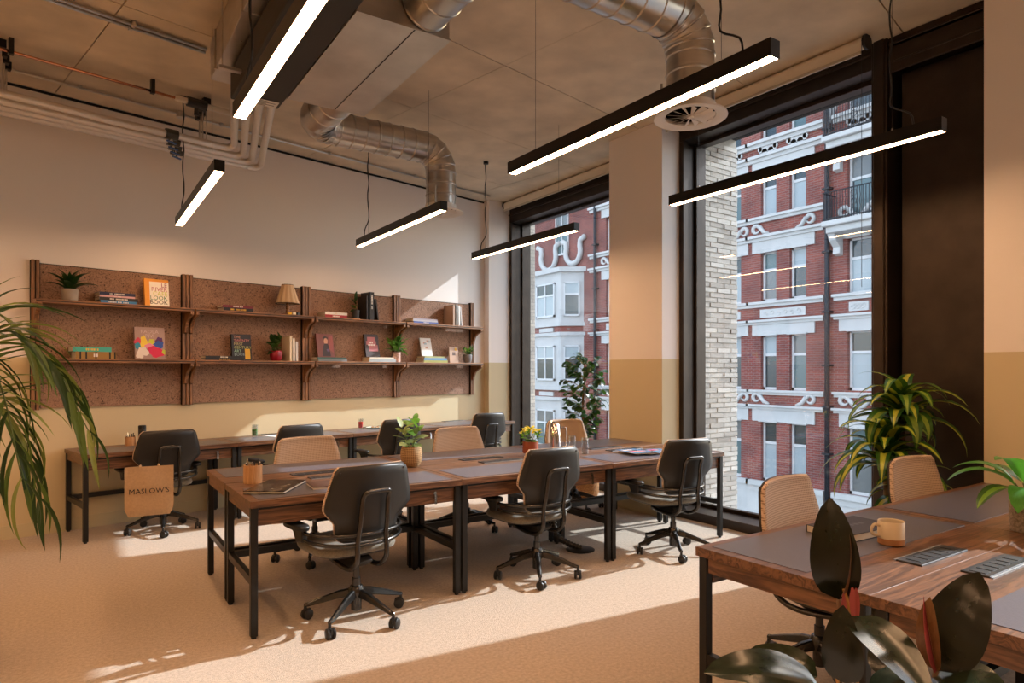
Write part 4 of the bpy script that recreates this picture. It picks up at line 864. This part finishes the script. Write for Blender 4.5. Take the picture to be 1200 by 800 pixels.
# steel jug
r = empty('water_jug', (3.40,4.40,TOPZ+.0008), -.4, 'slim polished steel water jug with a slanted top', 'jug'); vs=[]; fs=[]; n_=28; R_=.043
for z in (0,.02,.14): vs += [(R_*math.cos(2*PI*j/n_),R_*math.sin(2*PI*j/n_),z) for j in range(n_)]
vs += [(R_*math.cos(2*PI*j/n_),R_*math.sin(2*PI*j/n_),.255-.55*R_*math.cos(2*PI*j/n_)) for j in range(n_)]
for i in range(3): fs += [(i*n_+j,i*n_+(j+1)%n_,(i+1)*n_+(j+1)%n_,(i+1)*n_+j) for j in range(n_)]
fs.append(tuple(range(n_))[::-1]); MB().add(vs,fs).build('jug_body', M_STEEL, r, smooth=True, solid=.002, auto=50)
MB().tube(smoothpath([(.04,0,.215),(.075,0,.215),(.095,0,.205),(.097,0,.13),(.09,0,.06),(.042,0,.055)],4),.005,8).build('handle', M_STEEL, r, smooth=True)
# magazines fanned out
mc = [(.55,.10,.20),(.03,.03,.05),(.10,.25,.45),(.45,.30,.22),(.02,.02,.03)]
for k,(dx,dy,a) in enumerate(((.14,.02,.5),(.05,.03,.2),(.16,-.02,-.3),(-.02,.0,-.35),(-.06,.02,-.15))):
    r = empty('magazine', (3.98+dx,3.965+dy,DZ+.0045*k+(.001 if k else 0)), a, ('dusky glossy magazine lowest in the fan by the window','grey glossy magazine second in the fan by the window','dark glossy magazine in the middle of the fan by the window','striped glossy magazine second from the top of the fan','pink and blue glossy magazine on top of the fan')[k], 'magazine', 'magazines fanned on the island desk')
    MB().box(-.105,.105,-.14,.14,0,.003).build('page_block', M_PAGE, r)
    MB().box(-.106,.106,-.141,.141,.003,.0042).build('cover', col('mag_%d' % k, mc[4-k] if k<4 else (.10,.24,.45),.25), r)
    for j in range(6 if k>1 else 2):
        x,y = random.uniform(-.07,.07),random.uniform(-.1,.1); MB().box(max(-.104,x-.05),min(.104,x+.05),y-.022,y+.022,.0042,.0044+.00005*j).build('printed_block', col('magp_%d' % ((j+k)%5), ((.75,.12,.30),(.02,.02,.05),(.75,.35,.35),(.12,.35,.6),(.75,.70,.72))[(j+k)%5],.25), r)
# mug and book on the desk by the dark panel
r = empty('mug', (2.735,1.335,DZ), -.55, 'cream stoneware mug with a raw clay foot', 'mug'); R_=.049
MB().lathe([(0,.0),(R_-.004,0),(R_,.004),(R_,.026)],28).build('clay_foot', col('raw_clay',(.36,.17,.07),.8), r, smooth=True, auto=40)
MB().lathe([(R_,.026),(R_,.092),(R_-.0015,.094),(R_-.004,.092),(R_-.004,.03),(0,.028)],28).build('glazed_body', col('cream_glaze',(.66,.56,.40),.3), r, smooth=True, auto=40)
MB().lathe([(0,.07),(R_-.005,.07)],24).build('coffee', col('coffee',(.06,.025,.01),.15), r)
MB().tube(smoothpath([(-R_+.003,0,.076),(-R_-.02,0,.08),(-R_-.032,0,.062),(-R_-.026,0,.042),(-R_+.003,0,.034)],5),.006,8).build('handle', MATS['cream_glaze'], r, smooth=True)
q0 = Vector((2.80,1.53,DZ)); r = book(Matrix.Translation(q0) @ Matrix.Rotation(-.06,4,'Z') @ Mcols(-EY, EZ, -EX, (.17,.10,0)) , .21, .34, .032, col('book_slateblack',(.035,.035,.045),.55), 'thick black book lying behind the cream mug', None)
[MB().box(.09,.115,.032,.0325,.10+.035*k_,.122+.035*k_).build('cover_print', col('print_faint',(.09,.09,.11)), r) for k_ in range(4)]
# tote bag on the first wall chair
cb = ray(175)*5.40; r = empty('tote_bag', (cb.x,cb.y,.245), math.radians(-6), 'tan canvas tote bag lettered in black, hung on a task chair', 'bag')
M_CANVAS = mat('tan_canvas', (.50,.335,.19), .85, noise=(60,.08,4,(1,1,1)), bump=(220,.3))
def bagP(u, v, s):
    w_ = .178; x = (u*2-1)*w_; z = v*.405
    if v < .14: x *= 1-.16*(1-v/.14)
    puff = .022*math.sin(PI*u)**.6*(1-.75*v)*(min(1,v*6)**.5) + .004*math.sin(9*u+5*v)*v
    return (x, s*puff, z)
MB().grid(lambda u,v: bagP(u,v,-1),16,16).grid(lambda u,v: bagP(1-u,v,1),16,16).build('bag_body', M_CANVAS, r, smooth=True)
MB().grid(lambda u,v: (bagP(u,.94+.06*v,-1)[0], bagP(u,.94+.06*v,-1)[1]-.0015, .38+.026*v),16,2).build('hem', M_CANVAS, r, smooth=True)
text('bag_lettering', "MASLOW'S", .060, M_K, r, (0,-.0285,.205), (PI/2,0,0), ysc=1.0)
for s in (-1,1): MB().tube(smoothpath([(s*.07,.003,.385),(s*.07,.03,.40),(s*.065,.08,.405),(s*.06,.14,.37)],4),.008,6).build('strap', M_CANVAS, r, smooth=True)
# cable spine under the island
r = empty('cable_spine', (3.39,4.06,0), 0, 'black segmented cable spine on a round floor plate under the island', 'cable holder'); MB().lathe([(0,0),(.115,0),(.115,.006),(.1,.012),(0,.014)],28).build('floor_plate', M_BLACKP, r, smooth=True, auto=40)
pp = smoothpath([(0,0,.016),(-.10,.03,.06),(-.20,.06,.14),(-.21,.08,.26),(-.20,.09,.42),(-.19,.10,.58),(-.19,.10,.672)],4)
for a,b in zip(pp,pp[1:]): MB().tube([a,a.lerp(b,.75)],[.026,.018],8).build('spine_segment', M_BLACKP, r)
MB().tube(pp,.010,6).build('cable', M_BLACKP, r, smooth=True)
# ================================================================== plants
def leafmesh(name, mats, shape, bend=.4, fold=.25, n=7, stripe=0, wav=0, asp=.45):
    """unit leaf along +x, width 1 across y, bending down; shape(s) gives the half width 0..0.5"""
    cols = (-1,-.38,0,.38,1) if stripe else (-1,-.5,0,.5,1)
    m = MB(); vs = []; x = z = 0; a = bend*.35
    for i in range(n+1):
        s = i/n; h = shape(s)
        for c in cols: vs.append((x, c*h, z+abs(c)*h*fold*asp+(wav*h*math.sin(9*s+3*c) if wav else 0)))
        x += math.cos(a)/n; z += math.sin(a)/n; a -= bend*2/n*.9
    k = len(cols)
    for i in range(n):
        for j in range(k-1):
            m.mi = 1 if (stripe and j in (1,2)) else 0
            m.add([], []); m.f.append((i*k+j, (i+1)*k+j, (i+1)*k+j+1, i*k+j+1)); m.m.append(m.mi)
    m.v = vs; o = m.build(name, mats, smooth=True); me = o.data; bpy.data.objects.remove(o); return me
ov = lambda p=.8, q=.5: (lambda s: .5*max(0.0, math.sin(PI*min(1, s)**p))**q*(1-.15*s) if 0 < s < 1 else .012)
lance = lambda s: .5*max(.03, math.sin(PI*min(1,(.08+.92*s))**.75)**.8) if s < 1 else .01
strap = lambda s: .5*min(1, .45+3*s)*(1-max(0,(s-.35)/.65)**1.7)+.004
KEEP = [False]
def place(me, name, parent, base, d, L, Wd, up=None, roll=0.0):
    d = Vector(d)
    if KEEP[0]:                    # fold leaves of a plant standing before the wall back into the room
        k = d.x*WN.x+d.y*WN.y
        if k > .15: d = d-Vector((WN.x,WN.y,0))*(k+.15*k)
        s_ = d.x*WD.x+d.y*WD.y
        if KEEP[-1] == 'book' and s_ > .05: d = d-Vector((WD.x,WD.y,0))*s_*1.5
    d = d.normalized(); up = Vector(up) if up else Vector((0,0,1))
    y = up.cross(d); y = y.normalized() if y.length > 1e-4 else d.orthogonal().normalized()
    z = d.cross(y)
    if roll: q = Quaternion(d, roll); y = q @ y; z = q @ z
    M = Mcols(d, y, z, Vector(base)) @ Matrix.Diagonal((L, Wd, L, 1))
    o = link(name, me, parent); o.matrix_basis = M; return o
def lmat(name, c, rough=.4, c2=None, trans=.0):
    m = mat(name, c, rough, spec=.5, noise=(14,.22,3,(1,1,1))); T = NT(m)
    p = T.p; tr = T.n('BsdfTranslucent'); tr.inputs[0].default_value = (min(1,c[0]*1.6+.02), min(1,c[1]*1.6+.03), c[2], 1); mx_ = T.n('MixShader'); mx_.inputs[0].default_value = .22
    o = [n for n in m.node_tree.nodes if n.type == 'OUTPUT_MATERIAL'][0]; T.l(p.outputs[0], mx_.inputs[1]); T.l(tr.outputs[0], mx_.inputs[2]); T.l(mx_.outputs[0], o.inputs[0]); return m
M_SOIL = mat('soil', (.035,.022,.014), .95, bump=(60,.8)); M_STEM = mat('stem_green', (.10,.14,.04), .6); M_BARK = mat('bark', (.19,.115,.06), .9, bump=(40,.6))
G1 = lmat('leaf_deep', (.018,.055,.014), .35); G2 = lmat('leaf_mid', (.05,.13,.025), .38); G3 = lmat('leaf_fresh', (.13,.27,.045), .4); G4 = lmat('leaf_olive', (.14,.20,.07), .45); G5 = lmat('leaf_pale', (.30,.36,.13), .5)
def pot(r, prof, m, n=24, soilz=None, soilr=None, ripple=None, nm='pot'):
    o = MB().lathe(prof, n, ripple=ripple).build(nm, m, r, smooth=True, auto=45)
    if soilz is not None: MB().lathe([(0,soilz),(soilr,soilz)], 18).build('soil', M_SOIL, r)
    return o
def rosette(r, me, n, L, Wd, z0, tilt=(.3,1.2), rad=.01, jitter=.25, name='leaf', wid=None):
    for k in range(n):
        a = k*2.399+random.uniform(-jitter,jitter); f = k/max(1,n-1); el = PI/2-(tilt[0]+(tilt[1]-tilt[0])*f)+random.uniform(-.1,.1)
        d = Vector((math.cos(a)*math.cos(el), math.sin(a)*math.cos(el), math.sin(el))); l = L*(.75+.4*random.random())
        place(me if not isinstance(me, list) else random.choice(me), name, r, (rad*math.cos(a), rad*math.sin(a), z0-.01*f), d, l, Wd*l/L)
def stemmed(r, me, n, h, z0, L, Wd, spread=.05, nst=1, stem_r=.004, name='leaf', lean=0, low=.25):
    for s in range(nst):
        a0 = 2*PI*s/max(1,nst)+.4; top = Vector((spread*math.cos(a0)*(nst>1)+lean, spread*math.sin(a0)*(nst>1), z0+h*(1 if s == 0 else random.uniform(.7,1))))
        b = Vector((0.15*top.x,.15*top.y,z0-.02)); pts = smoothpath([b, b.lerp(top,.5)+Vector((0,0,h*.06)), top], 4)
        MB().tube(pts, [stem_r*(1-.4*i/len(pts)) for i in range(len(pts))], 6).build('stem', M_STEM, r, smooth=True)
        for k in range(n):
            f = low+(1-low)*(k/max(1,n-1)); p = b.lerp(top, f); a = k*2.399+s; el = -.1+1.1*f*f+random.uniform(-.2,.25)
            d = Vector((math.cos(a)*math.cos(el), math.sin(a)*math.cos(el), math.sin(el))); l = L*random.uniform(.75,1.15)
            place(random.choice(me) if isinstance(me, list) else me, name, r, p, d, l, Wd*l/L, roll=random.uniform(-.5,.5))
L_LANCE = leafmesh('lance_leaf', [G1], lance, .7, .3, asp=.26); L_LANCE2 = leafmesh('lance_leaf_mid', [G2], lance, .8, .3, asp=.3)
L_OVM = leafmesh('ovate_leaf', [G2], ov(.8,.5), .35, .15); L_OVD = leafmesh('ovate_leaf_dark', [G1], ov(.8,.55), .4, .15); L_OVF = leafmesh('ovate_leaf_fresh', [G3], ov(.8,.5), .35, .15); L_OVO = leafmesh('ovate_leaf_olive', [G4], ov(1.0,.45), .3, .12); L_OVP = leafmesh('ovate_leaf_pale', [G5], ov(1.0,.45), .3, .12)
GP = 'small potted plants on the shelves'
# shelf plants
KEEP[0] = True
r = empty('potted_plant', wp(tpx(82,.14),.14,ZU), 0, 'dark strappy plant in a plain grey pot on the top shelf', 'plant', GP)
pot(r, [(.0,0),(.052,0),(.060,.01),(.064,.105),(.060,.107),(.056,.09),(0,.085)], mat('grey_pot',(.36,.31,.26),.7,noise=(8,.12,4,(1,1,1))), 22)
rosette(r, L_LANCE, 20, .24, .065, .09, (.1,1.15))
KEEP.append('book')
r = empty('potted_plant', wp(tpx(417,.16),.16,ZU), 0, 'sparse rubber seedling in a black pot beside black volumes', 'plant', GP)
pot(r, [(0,0),(.05,0),(.05,.012),(0,.012)], mat('pot_saucer',(.55,.36,.22),.6), 20, nm='saucer'); pot(r, [(0,.013),(.040,.013),(.046,.11),(.042,.112),(.040,.1),(0,.095)], mat('black_pot',(.03,.032,.04),.35), 20)
stemmed(r, [L_OVM,L_OVD], 7, .14, .10, .12, .05, low=.2)
r = empty('potted_plant', wp(tpx(323.5,.14),.14,ZL), 0, 'glossy plant in a red lobed pot on the lower shelf', 'plant', GP)
pot(r, [(0,0),(.045,0),(.058,.012),(.066,.06),(.063,.10),(.057,.112),(.052,.10),(0,.09)], mat('red_glaze',(.30,.012,.03),.25), 48, ripple=lambda a,z: .06*abs(math.cos(4*a))-.03)
stemmed(r, [L_OVD,L_OVM], 12, .14, .10, .10, .055, nst=2, spread=.04)
KEEP.pop()
r = empty('potted_plant', wp(tpx(464.5,.12),.12,ZL), 0, 'bright leafy plant in a speckled pink pot', 'plant', GP)
pot(r, [(0,0),(.050,0),(.053,.125),(.049,.126),(.046,.11),(0,.105)], mat('pink_terrazzo',(.55,.35,.30),.5,noise=(40,.35,3,(1,1,1))), 20)
stemmed(r, [L_OVF,L_LANCE2], 8, .11, .11, .17, .055, nst=3, spread=.05, low=.4)
r = empty('potted_plant', wp(tpx(548,.12),.12,ZL), 0, 'bushy small-leaved plant in a tapered grey pot', 'plant', GP)
pot(r, [(0,0),(.042,0),(.062,.05),(.064,.10),(.06,.118),(.055,.105),(0,.10)], mat('stone_pot',(.17,.16,.165),.6,noise=(20,.2,4,(1,1,1))), 22)
stemmed(r, [L_OVM,L_OVD,L_OVF], 7, .08, .11, .055, .03, nst=7, spread=.06, stem_r=.002, low=.3)
KEEP[0] = False
# woven pot plant and flowers on the island
r = empty('potted_plant', (2.05,4.365,TOPZ+.0008), .4, 'pale green leafy plant in a woven basket pot on the island', 'plant')
m_ = mat('woven_straw', (.40,.25,.12), .85); T = NT(m_); t_ = T.n('TexCoord'); 
for nm_, sgn in (('a',1),('b',-1)): pass
ch = T.n('TexChecker', Scale=1.0); ch.inputs[1].default_value=(.52,.34,.17,1); ch.inputs[2].default_value=(.20,.11,.045,1); sx = T.n('SeparateXYZ'); T.l(t_.outputs['Object'], sx.inputs[0])
an = T.n('Math', operation='ARCTAN2'); T.l(sx.outputs['Y'], an.inputs[0]); T.l(sx.outputs['X'], an.inputs[1]); m1 = T.n('Math', operation='MULTIPLY'); m1.inputs[1].default_value = 7.0; T.l(an.outputs[0], m1.inputs[0]); m2 = T.n('Math', operation='MULTIPLY'); m2.inputs[1].default_value = 90; T.l(sx.outputs['Z'], m2.inputs[0])
ad = T.n('Math'); T.l(m1.outputs[0], ad.inputs[0]); T.l(m2.outputs[0], ad.inputs[1]); sb = T.n('Math', operation='SUBTRACT'); T.l(m1.outputs[0], sb.inputs[0]); T.l(m2.outputs[0], sb.inputs[1]); cx = T.n('CombineXYZ'); T.l(ad.outputs[0], cx.inputs[0]); T.l(sb.outputs[0], cx.inputs[1]); T.l(cx.outputs[0], ch.inputs['Vector']); T.l(ch.outputs['Color'], T.p.inputs['Base Color'])
b_ = T.n('Bump', Strength=.6); b_.inputs['Distance'].default_value = .004; T.l(ch.outputs['Fac'], b_.inputs['Height']); T.l(b_.outputs[0], T.p.inputs['Normal'])
pot(r, [(0,0),(.050,0),(.070,.03),(.080,.075),(.076,.12),(.066,.15),(.06,.15),(.058,.14),(0,.13)], m_, 32)
stemmed(r, [L_OVO,L_OVP,L_OVF], 9, .19, .14, .105, .055, nst=3, spread=.07, low=.15)
r = empty('potted_plant', (3.13,4.385,TOPZ+.0008), 0, 'yellow flowering plant in a ribbed terracotta pot', 'plant')
M_TERRA = mat('terracotta', (.33,.085,.04), .6, noise=(12,.12,3,(1,1,1)))
pot(r, [(0,0),(.048,0),(.048,.02),(.062,.022)]+[(.064+.003*(k%2),.028+.012*k) for k in range(7)]+[(.066,.118),(.061,.118),(.059,.105),(0,.10)], M_TERRA, 28)
L_FL = leafmesh('petal', [lmat('petal_yellow',(.78,.56,.05),.5)], ov(.9,.4), .5, .2, 4)
stemmed(r, [L_OVF,L_OVM], 5, .07, .11, .06, .028, nst=8, spread=.075, stem_r=.002, low=.3)
for k in range(34):
    a = k*2.399; q = .085*math.sqrt((k+.5)/34); b = Vector((q*math.cos(a), q*math.sin(a), .185+.04*(1-(q/.085)**2)+random.uniform(-.015,.012)))
    place(L_FL, 'flower', r, b, (math.cos(a+k),math.sin(a+k),.6), .042, .028)
# stone pots with dieffenbachia on the desk by the dark panel
r = empty('potted_plant', (3.46,1.10,TOPZ+.0008), 0, 'variegated broad-leaved plant in a speckled stone pot by the pillar', 'plant')
pot(r, [(0,0),(.075,0),(.080,.01),(.082,.13),(.077,.132),(.073,.12),(0,.115)], mat('speckled_stone',(.36,.30,.24),.75,noise=(90,.45,3,(1,1,1)),bump=(120,.4)), 28)
L_DIEF = leafmesh('variegated_leaf', [G2, lmat('leaf_lime',(.20,.40,.05),.35)], ov(.85,.55), .9, .18, 8, stripe=1); L_DI2 = leafmesh('broad_leaf', [lmat('leaf_bright',(.06,.22,.03),.3)], ov(.85,.55), .9, .2, 8)
for a, el, L, wd, mm in ((2.75,.10,.25,.09,L_DIEF),(2.35,.45,.30,.07,L_DI2),(3.3,.15,.26,.11,L_DI2),(1.9,.6,.26,.10,L_DI2),(2.9,.9,.24,.11,L_DI2),(.8,.5,.25,.1,L_DIEF),(5.0,.4,.25,.1,L_DI2),(4.2,.5,.24,.10,L_DIEF),(0,.7,.22,.09,L_DI2)):
    d = Vector((math.cos(a)*math.cos(el),math.sin(a)*math.cos(el),math.sin(el))); b = Vector((.01*math.cos(a),.01*math.sin(a),.12)); e_ = b+Vector((0,0,.05))+d*.06
    MB().tube([b,e_],.004,6).build('stem', M_STEM, r); place(mm, 'leaf', r, e_, d, L, wd)
r = empty('tealight_jar', (3.34,1.02,TOPZ+.0008), 0, 'small beige ceramic jar beside the speckled stone pot', 'jar'); pot(r, [(0,0),(.036,0),(.040,.008),(.040,.10),(.036,.102),(.034,.09),(0,.088)], mat('beige_ceramic',(.50,.38,.26),.5), 22, nm='jar_body'); MB().lathe([(.0405,.012),(.0412,.014),(.0405,.016)],22).build('rim_line', M_WHITE, r)
# ficus tree in a basket by the corner window
r = empty('ficus_tree', (4.88,5.78,0), 0, 'small dark-leaved ficus tree in a basket by the corner window', 'plant')
pot(r, [(0,0),(.15,0),(.17,.05),(.175,.20),(.165,.26),(.158,.26),(.155,.22),(0,.21)], mat('basket',(.36,.17,.06),.85,noise=(50,.5,2,(1,1,4)),bump=(70,.8)), 30, nm='basket')
MB().tube(smoothpath([(0,0,.2),(.01,.0,.6),(-.01,.01,1.0),(.0,0,1.3),(.005,0,1.58)],4),[.018]*8+[.014]*4+[.010]*3+[.006]*2,8).build('trunk', M_BARK, r, smooth=True)
L_F1 = leafmesh('ficus_leaf', [G1], ov(.9,.5), .5, .2, 5); L_F2 = leafmesh('ficus_leaf_mid', [lmat('leaf_ficus',(.035,.085,.02),.3)], ov(.9,.5), .5, .2, 5)
for k in range(34):
    z = .70+.88*(k/33); a = k*2.399; Rm = .30*math.sin(PI*min(1,(1.72-z)/1.05))**.6*random.uniform(.7,1); b = Vector((0,0,z-.06)); e_ = Vector((Rm*math.cos(a),Rm*math.sin(a),z+.05))
    MB().tube([b,b.lerp(e_,.5)+Vector((0,0,.015)),e_],.0035,5).build('twig', M_BARK, r)
    for j in range(8):
        p = b.lerp(e_, .3+.7*j/7); aa = a+(-1)**j*random.uniform(.5,1.3); el = random.uniform(-.9,.5); place(random.choice((L_F1,L_F1,L_F2)), 'leaf', r, p, (math.cos(aa)*math.cos(el),math.sin(aa)*math.cos(el),math.sin(el)), random.uniform(.085,.12), random.uniform(.06,.08), roll=random.uniform(-.6,.6))
# dracaena by the dark panel
r = empty('dracaena', (4.66,2.20,0), 0, 'tall dracaena with yellow-striped leaves beside the dark panel', 'plant')
pot(r, [(0,0),(.15,0),(.17,.02),(.185,.32),(.175,.325),(.168,.3),(0,.29)], mat('bronze_pot',(.09,.06,.04),.4,metal=.4), 30)
L_D1 = leafmesh('striped_leaf', [lmat('dracaena_green',(.025,.095,.015),.3), lmat('dracaena_yellow',(.42,.46,.05),.35)], strap, 1.25, .35, 10, stripe=1, asp=.2)
L_D2 = leafmesh('striped_leaf_soft', [lmat('dracaena_green2',(.04,.13,.02),.3), lmat('dracaena_lime',(.24,.36,.05),.35)], strap, 1.7, .35, 10, stripe=1, asp=.2)
for cxy, h, n, L in (((.03,.02),1.12,40,.47),((-.12,.05),.84,36,.48),((-.02,-.08),.62,24,.36)):
    c = Vector((cxy[0],cxy[1],h)); MB().tube(smoothpath([(cxy[0]*.6,cxy[1]*.6,.28),(cxy[0]*.9,cxy[1]*.9,h*.6),c],4),.020,10).build('cane', M_BARK, r, smooth=True)
    for k in range(n):
        a = k*2.399+random.uniform(-.2,.2); f = k/(n-1); el = 1.25-1.25*f+random.uniform(-.12,.12); l = L*random.uniform(.8,1.15)
        if math.cos(a) > .2: l *= .78
        place(random.choice((L_D1,L_D1,L_D2)), 'leaf', r, c+Vector((.012*math.cos(a),.012*math.sin(a),.06-.12*f)), (math.cos(a)*math.cos(el),math.sin(a)*math.cos(el),math.sin(el)), l, .115*random.uniform(.85,1.15))
# kentia palm reaching in beside the shelving
pc = ray(-75)*3.05
r = empty('palm', (pc.x,pc.y,0), 0, 'tall palm with long arching fronds beside the wall desks', 'plant')
pot(r, [(0,0),(.17,0),(.2,.3),(.19,.31),(.18,.28),(0,.27)], MATS['grey_pot'], 28)
LF = [leafmesh('palm_leaflet', [lmat('palm_a',(.10,.17,.04),.4)], strap, .6, .5, 8, asp=.07), leafmesh('palm_leaflet_dark', [lmat('palm_b',(.025,.06,.018),.4)], strap, .6, .5, 8, asp=.07), leafmesh('palm_leaflet_light', [lmat('palm_c',(.22,.27,.08),.45)], strap, .85, .5, 8, asp=.07)]
RV = Vector((_R.x,_R.y,0)); FV = Vector((_F.x,_F.y,0))
def frond(dirv, z0, h, reach, drop, nl, L):
    d = Vector(dirv).normalized(); b = Vector((0,0,.28)); k0 = Vector((.03*d.x,.03*d.y,z0))
    pts = smoothpath([b, k0, k0+d*reach*.35+Vector((0,0,h)), k0+d*reach*.72+Vector((0,0,h*.75)), k0+d*reach+Vector((0,0,h*.75-drop))], 8)
    o = MB().tube(pts, [.009*(1-.75*i/len(pts)) for i in range(len(pts))], 6).build('frond', M_STEM, r, smooth=True)
    side = Vector((-d.y,d.x,0))
    for k in range(nl):
        f = .34+.66*k/(nl-1); i = int(f*(len(pts)-1)); p = pts[i]; t = (pts[min(i+1,len(pts)-1)]-pts[max(0,i-1)]).normalized()
        for s in (-1,1):
            dd = (t*1.0+side*s*.5+Vector((0,0,-.05-.45*random.random()*(1 if k < nl*.6 else .5)))).normalized(); place(random.choice(LF), 'leaflet', o, p, dd, L*random.uniform(.75,1.1)*(1-.35*(f-.34)), (.024*random.uniform(.8,1.25)), up=(s*side*.4+Vector((0,0,1))))
frond(RV*1+FV*.10, 1.15, .46, .64, .34, 17, .40)
frond(RV*1-FV*.22, 1.02, .50, .46, .44, 16, .48)
frond(RV*.9+FV*.4, 1.12, .58, .46, .14, 14, .42)
frond(RV*1+FV*.2, .92, .36, .40, .36, 15, .46)
frond(RV*-.6+FV*.7, 1.1, .6, .6, .1, 9, .45); frond(RV*-1-FV*.2, 1.1, .5, .6, .2, 9, .45); frond(RV*-.1+FV*-1, 1.0, .5, .5, .2, 9, .40)
# rubber plant close to the desk corner
pb = Vector((1.50,.80,0))
r = empty('rubber_plant', pb, 0, 'rubber plant with big dark glossy leaves in front of the desk', 'plant')
pot(r, [(0,0),(.11,0),(.135,.22),(.13,.225),(.122,.2),(0,.19)], MATS['grey_pot'], 28)
RB = mat('rubber_dark', (.010,.012,.006), .2, noise=(9,.3,3,(1,1,1))); RG = mat('rubber_green', (.020,.030,.016), .18, noise=(9,.3,3,(1,1,1))); RY = lmat('rubber_young', (.17,.075,.035), .3); RP_ = mat('stipule_pink', (.42,.10,.10), .45)
def pxd(px, py, d): q = ray(px)*d; return Vector((q.x, q.y, CAMH-(py-HORY)/FPX*d))-pb
LR = {k: leafmesh('rubber_leaf', [m], ov(.78 if k != 'y' else .9,.55), .35, .22, 12) for k, m in (('d',RB),('g',RG),('y',RY))}
LS = leafmesh('sheath', [RP_], lance, .2, .5, 6)
VW = lambda px: Vector((ray(px).x, ray(px).y, 0)).normalized()
def bl_(k, a, b, wd, face, nm='leaf', me=None):
    A, B = pxd(*a), pxd(*b); return place(me or LR[k], nm, r, A, B-A, (B-A).length*1.02, wd, up=face)
toC = -VW(1010); sideR = Vector((_R.x,_R.y,0))
bl_('d', (983,702,1.42), (972,588,1.40), .105, toC+Vector((0,0,.15)))
bl_('y', (985,700,1.40), (1009,628,1.38), .055, toC*.6+sideR*.8)
bl_('', (1001,688,1.395), (1003,736,1.39), .020, toC, 'sheath', LS)
bl_('', (987,722,1.40), (989,694,1.395), .012, toC+sideR*.3, 'sheath', LS)
bl_('d', (990,800,1.36), (985,716,1.33), .085, toC+sideR*-.2)
bl_('g', (998,722,1.38), (1098,806,1.22), .125, Vector((0,0,1))+toC*.35+sideR*.25)
bl_('d', (1098,785,1.36), (1146,672,1.33), .125, toC+sideR*-.25+Vector((0,0,.2)))
bl_('y', (1096,786,1.34), (1082,706,1.31), .05, toC*.7-sideR*.7)
bl_('', (1098,786,1.335), (1081,702,1.32), .011, toC-sideR*.4, 'sheath', LS)
bl_('g', (962,806,1.36), (838,768,1.28), .115, Vector((0,0,1))+toC*.5)
bl_('g', (958,792,1.40), (878,756,1.46), .08, Vector((0,0,1))+toC*.8)
bl_('g', (1095,790,1.38), (1172,800,1.22), .11, Vector((0,0,1))+toC*.55)
bl_('d', (1035,795,1.45), (1050,745,1.50), .09, toC+Vector((0,0,.4)))
bl_('g', (1035,830,1.30), (1075,775,1.36), .10, Vector((0,0,1))+toC*.4)
for a, b in (((983,702,1.42),(1000,860,1.46)),((1097,786,1.355),(1075,880,1.42))):
    A, B = pxd(*a), pxd(*b); MB().tube(smoothpath([A,B,Vector((B.x*.4,B.y*.4,.19))],5),.0055,8).build('stem', mat('rubber_stem',(.16,.09,.05),.7), r, smooth=True)
MB().tube([pxd(974,738,1.38), pxd(982,800,1.38), Vector((.0,.02,.19))],.004,6).build('cane_support', mat('bamboo',(.45,.24,.07),.6), r)
MB().tube([pxd(989,690,1.405), pxd(1002,735,1.405), Vector((.03,.0,.19))],.0035,6).build('cane_support', MATS['bamboo'], r)
bake_texts()
